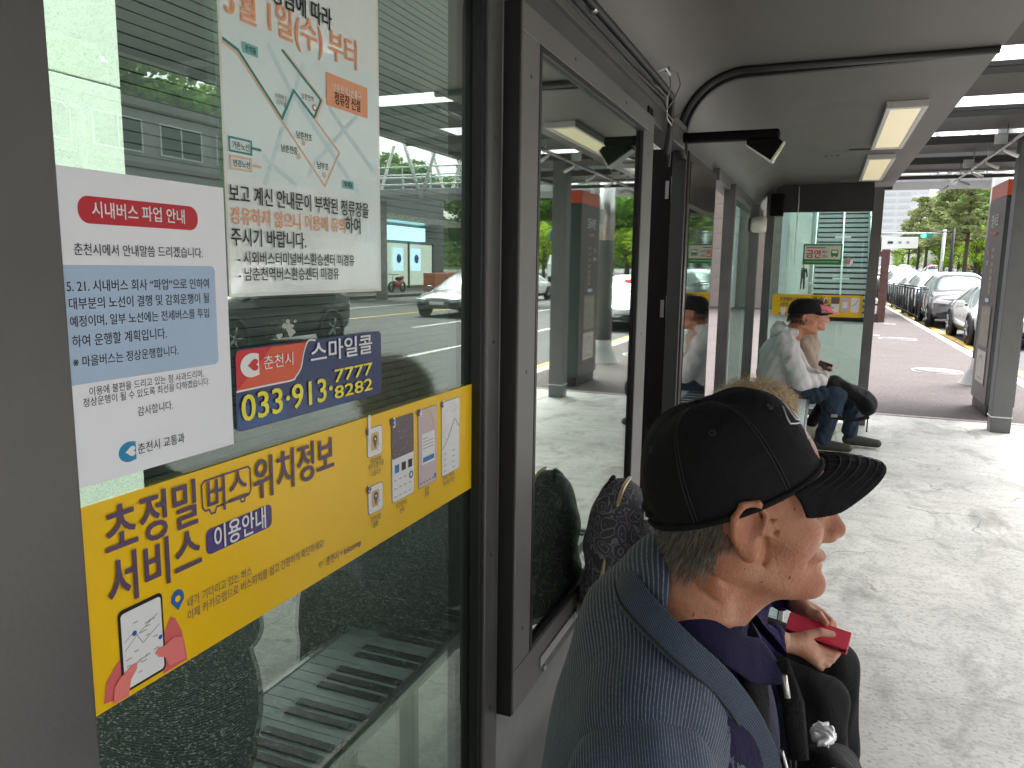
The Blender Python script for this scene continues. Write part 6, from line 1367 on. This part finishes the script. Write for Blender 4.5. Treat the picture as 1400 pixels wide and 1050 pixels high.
for c, d in (((-.046, 1.841, .625), (.9, .42, -.05)), ((-.040, 2.010, .665), (.75, -.66, -.02))):
    c = np.array(c) - B2; d = np.array(d) / np.linalg.norm(d); MB().tube([tuple(c - d * .018), tuple(c), tuple(c + d * .006)], [.037, .0375, .036], 18).build('cuff', MATS['jacket_purple'], wo_)
wt = tag(empty('wristwatch', (-.014, 1.993, .668)), 'black wristwatch on the far wrist of the person in the purple jacket', 'watch')
rot = Vector((.75, -.66, -.02)).to_track_quat('Z', 'Y').to_matrix().to_4x4()
wm_ = MB(); wm_.lathe([(.027, -.010), (.030, -.009), (.030, .009), (.027, .010)], n=24); wm_.v = [tuple(rot @ Vector(v)) for v in wm_.v]; wm_.build('strap', MATS['rubber_strap'], wt)
MB().box(-.015, -.018, .022, .018, .010, .036).build('watch_case', MATS['phone_black'], wt, .004)
tr2 = Sdf()
tr2.cap((-.25, 1.86, .535), (.055, 1.815, .500), .088, .066, .03).cap((.055, 1.815, .500), (.085, 1.81, .09), .066, .058, .02)
tr2.cap((-.25, 2.03, .535), (.085, 2.02, .495), .088, .066, .02).cap((.085, 2.02, .495), (.125, 2.02, .09), .066, .058, .02)
mesh_obj('trousers', [W2(tr2.mesh((-.37, 1.70, .03), (.24, 2.14, .65), .008, folds(.0035, 42)))], MATS['trouser_black'], wo_, smooth=2)
for y, x in ((1.81, .06), (2.02, .10)):
    sf = Sdf().cap((x, y, .045), (x + .15, y, .035), .044, .036, .02).plane((0, 0, -1), -.002); mesh_obj('shoe', [W2(sf.mesh((x - .07, y - .07, -.01), (x + .22, y + .07, .11), .007))], MATS['bag_black'], wo_)
g = np.random.default_rng(9); n = 9500; d = g.normal(size=(n, 3)); d /= np.linalg.norm(d, axis=1)[:, None]; d = d[(d[:, 0] < .62) & ((d[:, 2] > -.55) | (d[:, 0] < -.2))]
rt = d * np.array((.098, .084, .094)) + np.array((-.006, 0, .022)); dd = d * .8 + np.array((-.1, 0, -.15)) + g.normal(0, .25, d.shape)
hc = Sdf().ell((-.008, 0, .025), (.102, .087, .096)).cap((-.05, 0, .0), (-.055, 0, -.06), .058, .045, .02).plane((1, 0, -.35), .040, .01).mesh((-.13, -.11, -.12), (.09, .11, .135), .006, lambda X: .004 * np.sin(95 * X[..., 0]) * np.sin(110 * X[..., 1] + 60 * X[..., 2]))
mesh_obj('scalp_hair', [xf(hc, HR2, HT2, .98)], MATS['hair_blonde_dark'], wo_, smooth=1)
rt = rt @ HR2.T * .98 + HT2; dd = dd @ HR2.T
ribbons('hair', MATS['hair_blonde'], wo_, rt[::3], dd[::3], .042, .0015, 10, curl=.010, seed=5, turns=1.2); ribbons('hair', MATS['hair_blonde_dark'], wo_, rt[1::3], dd[1::3], .034, .0014, 10, curl=.009, seed=6, turns=1.4); ribbons('hair', mat('hair_pale', (.78, .64, .44), .4), wo_, rt[2::3], dd[2::3], .042, .0014, 10, curl=.011, seed=7, turns=1.2)
phn = tag(empty('phone', (.045, 1.905, .632)), 'phone in a red flip cover held by the person in the purple jacket', 'phone')
Mp = Matrix.Rotation(R(8), 4, 'Y') @ Matrix.Rotation(R(-6), 4, 'Z') @ Matrix.Rotation(R(26), 4, 'X')
MB().box(-.072, -.028, .004, .072, .028, .009, M=Mp).build('cover', MATS['phone_red'], phn, .002); MB().box(-.070, -.026, -.006, .070, .026, .0035, M=Mp).build('phone_body', MATS['phone_black'], phn, .002); MB().box(-.072, -.028, -.010, .072, .028, -.0065, M=Mp).build('back_cover', MATS['phone_red'], phn, .002)
# paisley backpack between the woman and the wall
bp2 = tag(empty('backpack', (-.480, 2.00, .51)), 'dark paisley backpack with brass zips leaning against the display case', 'backpack')
pm_ = bpy.data.materials.new('paisley'); pm_.use_nodes = True; N, L = nodes(pm_); b = N['Principled BSDF']; b.inputs['Roughness'].default_value = .75
tc = N.new('ShaderNodeTexCoord'); v = N.new('ShaderNodeTexVoronoi'); v.inputs['Scale'].default_value = 26; n1 = N.new('ShaderNodeTexNoise'); n1.inputs['Scale'].default_value = 14; mx_ = N.new('ShaderNodeVectorMath'); mx_.operation = 'MULTIPLY_ADD'; mx_.inputs[1].default_value = (.09, .09, .09)
L.new(tc.outputs['Object'], n1.inputs['Vector']); L.new(n1.outputs['Color'], mx_.inputs[0]); L.new(tc.outputs['Object'], mx_.inputs[2]); L.new(mx_.outputs[0], v.inputs['Vector'])
sn = N.new('ShaderNodeMath'); sn.operation = 'MULTIPLY'; sn.inputs[1].default_value = 22; s2 = N.new('ShaderNodeMath'); s2.operation = 'SINE'; L.new(v.outputs['Distance'], sn.inputs[0]); L.new(sn.outputs[0], s2.inputs[0])
r_ = N.new('ShaderNodeMapRange'); r_.inputs[1].default_value = .55; r_.inputs[2].default_value = .85; L.new(s2.outputs[0], r_.inputs[0]); x_ = N.new('ShaderNodeMix'); x_.data_type = 'RGBA'; x_.inputs[6].default_value = (.055, .050, .060, 1); x_.inputs[7].default_value = (.20, .185, .20, 1); L.new(r_.outputs[0], x_.inputs[0]); L.new(x_.outputs[2], b.inputs['Base Color'])
MATS['paisley'] = pm_
q = Sdf().ell((0, 0, .20), (.084, .15, .20)).ell((.005, 0, .27), (.072, .135, .145), .05).ell((0, 0, .08), (.092, .16, .10), .05).ell((.055, -.01, .15), (.05, .12, .12), .03)
mesh_obj('bag_body', [q.mesh((-.14, -.21, -.04), (.15, .21, .46), .007, lambda X: .0035 * np.sin(50 * X[..., 2] + 22 * X[..., 1]) * np.sin(38 * X[..., 0] + 20 * X[..., 1]))], pm_, bp2, smooth=2)
brz = mat('brass', (.55, .45, .26), .35, .85)
MB().tube(spl([(-.02, -.15, .12), (.0, -.152, .22), (.01, -.125, .32), (.02, -.06, .405), (.02, .03, .42)]), .0055, 7).build('zip', brz, bp2)
MB().tube(spl([(.085, -.115, .10), (.10, -.07, .20), (.095, .0, .255)]), .004, 6).build('zip', brz, bp2)
MB().tube([(.0, -.158, .17), (-.004, -.17, .13), (.004, -.172, .09), (.01, -.165, .13), (.0, -.158, .17)], .003, 6).build('zip_pull', brz, bp2)
MB().tube(spl([(-.05, -.15, .05), (.02, -.175, .03), (.09, -.14, .04)]), .007, 8).build('piping', MATS['line_grey'], bp2)
MB().tube(spl([(-.03, -.04, .40), (-.02, .0, .425), (-.03, .04, .40)]), .006, 8).build('carry_loop', MATS['bag_black'], bp2)

# ---- the person in the hoodie on the far bench
B3 = np.array((-.22, 7.0, .42)); hp = tag(empty('person', tuple(B3)), 'person in pale grey hoodie, black cap and jeans leaning forward on the far bench', 'person')
def W3(part): return (part[0] - B3, part[1])
HR3 = rotm(R(6), R(10)); HT3 = np.array((-.135, 7.0, 1.135)) - B3; H3 = 1.25
P = [xf(p, HR3, HT3, H3) for p in head_parts((-.06, 0, -.17), .009, neck_r=.050)]
cc = Sdf().ell((-.28, 7.0, .70), (.14, .18, .24)).cap((-.22, 6.84, .88), (-.10, 6.80, .62), .045).cap((-.10, 6.80, .62), (.05, 6.88, .60), .034)
P.append(W3(cc.mesh((-.45, 6.7, .42), (.12, 7.22, 1.0), .02)))
w = np.array((.05, 6.88, .605)); p = w + (.06, .02, 0)
P.append(W3(hand_mesh(w, p, [(p + (.03, (k - 1.5) * .02, .0), p + (.055, (k - 1.5) * .018, -.008), p + (.068, (k - 1.5) * .016, -.028)) for k in range(4)], (p + (0, .035, .01), p + (.02, .045, .012), p + (.04, .045, .006)), r=.011, h=.006)))
mesh_obj('body', P, MATS['skin_tan'], hp, smooth=1)
hs_ = Sdf().ell((-.300, 7.0, .60), (.195, .245, .20)).ell((-.315, 7.0, .76), (.165, .245, .20), .06).cap((-.27, 6.83, .88), (-.27, 7.17, .88), .085, .085, .06).cap((-.27, 6.86, .93), (-.26, 7.12, .95), .075, .075, .04)
hs_.cap((-.255, 6.80, .88), (-.13, 6.74, .60), .088, .082, .03).cap((-.13, 6.74, .60), (.045, 6.86, .600), .080, .052, .03).cap((-.255, 7.20, .88), (-.13, 7.24, .60), .088, .08, .03).cap((-.13, 7.24, .60), (.045, 7.12, .60), .078, .050, .03)
hs_.cap((-.14, 7.0, .97), (-.12, 7.0, 1.12), .06, .07, .01, True)
mesh_obj('hoodie', [W3(hs_.mesh((-.58, 6.58, .38), (.14, 7.42, 1.08), .013, folds(.008, 40)))], MATS['hoodie_grey'], hp, smooth=2)
hdp = Sdf().cap((-.33, 6.93, .97), (-.33, 7.07, .97), .065, .065, .03).cap((-.31, 6.90, 1.00), (-.20, 6.90, .985), .042, .038, .04).cap((-.31, 7.10, 1.00), (-.20, 7.10, .985), .042, .038, .04).cap((-.33, 7.0, 1.02), (-.36, 7.0, .90), .06, .04, .04)
mesh_obj('hood', [W3(hdp.mesh((-.46, 6.82, .82), (-.12, 7.18, 1.12), .009, folds(.006, 60)))], MATS['hoodie_grey'], hp, smooth=2)
jn = Sdf().cap((-.28, 6.90, .50), (.16, 6.86, .48), .105, .085, .04).cap((.16, 6.86, .48), (.08, 6.86, .10), .085, .065, .03).cap((-.28, 7.10, .50), (.30, 7.14, .45), .105, .080, .04).cap((.30, 7.14, .45), (.30, 7.16, .12), .080, .062, .03)
mesh_obj('jeans', [W3(jn.mesh((-.44, 6.72, .02), (.42, 7.30, .64), .012, folds(.008, 46)))], MATS['denim'], hp, smooth=1)
for x, y in ((.08, 6.86), (.32, 7.16)):
    sf = Sdf().cap((x - .03, y, .06), (x + .20, y - .01, .045), .050, .036, .02).plane((0, 0, -1), -.002); mesh_obj('shoe', [W3(sf.mesh((x - .12, y - .09, -.01), (x + .30, y + .09, .14), .009))], mat('shoe_olive', (.05, .05, .04), .7), hp)
CR3 = HR3 @ rotm(0, R(-12), 0)
def cp3(a, e): t = e * math.pi / 2; rr = math.cos(t) ** .6; return HT3 + CR3 @ (np.array((.108 * rr * math.cos(a), .088 * rr * math.sin(a), .098 * math.sin(t) + .012)) * H3)
MB().grid([[tuple(cp3(2 * math.pi * i / 32, j / 10)) for j in range(11)] for i in range(33)], True).build('cap', MATS['cap_black'], hp, solid=.004)
def vp3(u, r): a = u * R(58); b_ = np.array((.108 * math.cos(a) + r * .075 * math.cos(u * 1.2) ** .6, .088 * math.sin(a), .012 - .010 * u * u * r - .004 * r)); return HT3 + CR3 @ (b_ * H3)
MB().grid([[tuple(vp3(u / 8, r / 5)) for r in range(6)] for u in range(-8, 9)], True).build('cap_visor', MATS['cap_black'], hp, solid=.006)
g = np.random.default_rng(3); rt = []
for k in range(1500):
    th = g.uniform(1.4, 4.9); z = g.uniform(-.06, .03); rt.append((.096 * math.cos(th), .079 * math.sin(th), z))
rt = np.array(rt); dr = np.stack([rt[:, 0] * 4, rt[:, 1] * 4, -np.ones(len(rt))], 1); hc = Sdf().ell((-.012, 0, .015), (.096, .080, .085)).plane((1, 0, 0), -.02, .005).mesh((-.13, -.1, -.09), (.02, .1, .12), .01)
mesh_obj('scalp_hair', [xf(hc, HR3, HT3, H3)], MATS['hair_black'], hp); ribbons('hair', MATS['hair_black'], hp, (rt * H3) @ HR3.T + HT3, dr @ HR3.T, .02, .003, 2, seed=8)
bk3 = tag(empty('black_backpack', (.26, 6.93, .50)), 'black backpack with hanging straps on the knees of the person in the hoodie', 'backpack')
q = Sdf().cap((-.12, 0, .07), (.10, .0, -.03), .085, .085, .04, sc=(1, 1.3, .8)).ell((.15, 0, -.10), (.075, .11, .08), .06)
mesh_obj('bag_body', [q.mesh((-.28, -.20, -.26), (.30, .20, .22), .011, lambda X: .008 * np.sin(36 * X[..., 0] + 20 * X[..., 2]) * np.sin(30 * X[..., 1] + 12 * X[..., 2]))], MATS['bag_black'], bk3, smooth=1)
MB().tube(spl([(-.16, -.10, .08), (-.20, -.13, -.06), (-.12, -.14, -.18), (.05, -.13, -.20), (.16, -.11, -.17)]), .016, 8, flat=.35).build('strap', MATS['bag_black'], bk3)
MB().tube([(.15, -.10, -.16), (.15, -.11, -.30)], .006, 5).build('strap_end', MATS['bag_black'], bk3); MB().box(-.13, -.152, -.19, -.08, -.135, -.165).build('buckle', MATS['line_grey'], bk3, .003)

# ---- companion half hidden behind the hoodie
B4 = np.array((-.20, 7.48, .42)); cm = tag(empty('person', tuple(B4)), 'person in beige top and pink visor half hidden behind the hoodie wearer, holding a phone', 'person')
def W4(part): return (part[0] - B4, part[1])
HR4 = rotm(R(10), R(14)); HT4 = np.array((-.045, 7.48, 1.125)) - B4
P = [xf(p, HR4, HT4, 1.12) for p in head_parts((-.06, 0, -.17), .010, neck_r=.044)]
cc = Sdf().ell((-.18, 7.48, .70), (.11, .15, .22)).cap((-.14, 7.33, .85), (-.04, 7.31, .62), .04).cap((-.04, 7.31, .62), (.02, 7.36, .64), .03); P.append(W4(cc.mesh((-.35, 7.2, .42), (.12, 7.7, 1.0), .02)))
w = np.array((.02, 7.36, .64)); p = w + (.05, .0, .01)
P.append(W4(hand_mesh(w, p, [(p + (.025, (k - 1.5) * .018, .01), p + (.045, (k - 1.5) * .016, .0), p + (.052, (k - 1.5) * .014, -.02)) for k in range(4)], (p + (0, .03, .02), p + (.02, .035, .03), p + (.035, .03, .028)), r=.010, h=.006)))
mesh_obj('body', P, MATS['skin_light'], cm, smooth=1)
tp = Sdf().ell((-.16, 7.48, .66), (.16, .20, .22)).ell((-.13, 7.48, .82), (.14, .19, .15), .05).cap((-.13, 7.33, .86), (-.03, 7.30, .62), .065, .055, .03).cap((-.03, 7.30, .62), (.015, 7.355, .635), .052, .038, .02).cap((-.10, 7.48, .90), (-.07, 7.48, .97), .075, .06, .03)
mesh_obj('top', [W4(tp.mesh((-.36, 7.2, .42), (.12, 7.72, 1.04), .013, folds(.005, 40)))], MATS['beige_top'], cm, smooth=2)
tq = Sdf().cap((-.20, 7.40, .50), (.16, 7.36, .47), .09, .07, .03).cap((.16, 7.36, .47), (-.02, 7.36, .14), .07, .05, .02).cap((-.20, 7.56, .50), (.18, 7.58, .47), .09, .07, .03).cap((.18, 7.58, .47), (.06, 7.58, .14), .07, .05, .02)
mesh_obj('trousers', [W4(tq.mesh((-.33, 7.24, .06), (.30, 7.70, .62), .013))], MATS['bag_black'], cm, smooth=1)
for x, y in ((-.06, 7.34), (.03, 7.58)):
    sf = Sdf().cap((x - .03, y, .07), (x + .14, y, .05), .06, .048, .02).plane((0, 0, -1), -.002); mesh_obj('shoe', [W4(sf.mesh((x - .11, y - .08, -.01), (x + .22, y + .08, .15), .009))], mat('shoe_cream', (.55, .50, .40), .7), cm)
hc = Sdf().ell((-.015, 0, .02), (.100, .086, .096)).cap((-.05, 0, .0), (-.05, 0, -.08), .06, .05, .03).plane((1, 0, -.2), .012, .01).mesh((-.14, -.11, -.16), (.06, .11, .14), .012)
mesh_obj('hair', [xf(hc, HR4, HT4, 1.12)], MATS['hair_black'], cm, smooth=1)
g = np.random.default_rng(6); d = g.normal(size=(500, 3)); d /= np.linalg.norm(d, axis=1)[:, None]; d = d[d[:, 2] > .3]; ribbons('hair', MATS['hair_black'], cm, (d * np.array((.098, .085, .094)) + (-.01, 0, .025)) @ HR4.T * 1.12 + HT4, d, .05, .004, 3, seed=4, gravity=.01)
pv = mat('visor_pink', (.75, .18, .30), .6)
def vp4(u, r): a = u * R(70); return HT4 + HR4 @ (np.array((.100 * math.cos(a) + r * .075 * math.cos(u * 1.2) ** .6, .086 * math.sin(a), .055 - .010 * u * u * r - .012 * r)) * 1.12)
MB().grid([[tuple(vp4(u / 8, r / 5)) for r in range(6)] for u in range(-8, 9)], True).build('visor_peak', pv, cm, solid=.006)
MB().tube([tuple(HT4 + HR4 @ (np.array((.100 * math.cos(R(a)), .086 * math.sin(R(a)), .06)) * 1.14)) for a in range(-100, 101, 10)], .02, 6, flat=.3).build('visor_band', pv, cm)
ph4 = tag(empty('phone', (.075, 7.34, .665)), 'red phone held up by the half hidden person on the far bench', 'phone'); MB().box(-.075, -.006, -.035, .045, .006, .035, M=Matrix.Rotation(R(18), 4, 'Y')).build('cover', MATS['phone_red'], ph4, .003); MB().box(-.07, -.010, -.031, .04, -.0062, .031, M=Matrix.Rotation(R(18), 4, 'Y')).build('phone_screen', MATS['phone_black'], ph4)

# ---- passer-by far behind the end glass
B5 = np.array((-1.35, 56, zr(56))); pa = tag(empty('person', tuple(B5)), 'distant walker in dark clothes seen through the end glass, left of the stairs', 'person')
q = Sdf().ell((0, 0, 1.60), (.10, .09, .12)).cap((0, 0, 1.5), (0, 0, 1.4), .05).mesh((-.16, -.16, 1.3), (.16, .16, 1.76), .03); mesh_obj('body', [q], MATS['skin_light'], pa)
q = Sdf().cap((0, 0, 1.30), (0, 0, .95), .17, .14, .05).cap((-.2, 0, 1.36), (-.27, .05, .85), .055, .05, .03).cap((.2, 0, 1.36), (.27, -.05, .85), .055, .05, .03).mesh((-.4, -.25, .75), (.4, .25, 1.55), .035); mesh_obj('coat', [q], MATS['vest_dark'], pa)
q = Sdf().cap((-.08, 0, .95), (-.11, -.14, .06), .085, .06, .03).cap((.08, 0, .95), (.10, .14, .06), .085, .06, .03).mesh((-.25, -.3, -.0), (.25, .3, 1.05), .035); mesh_obj('trousers', [q], MATS['denim'], pa)
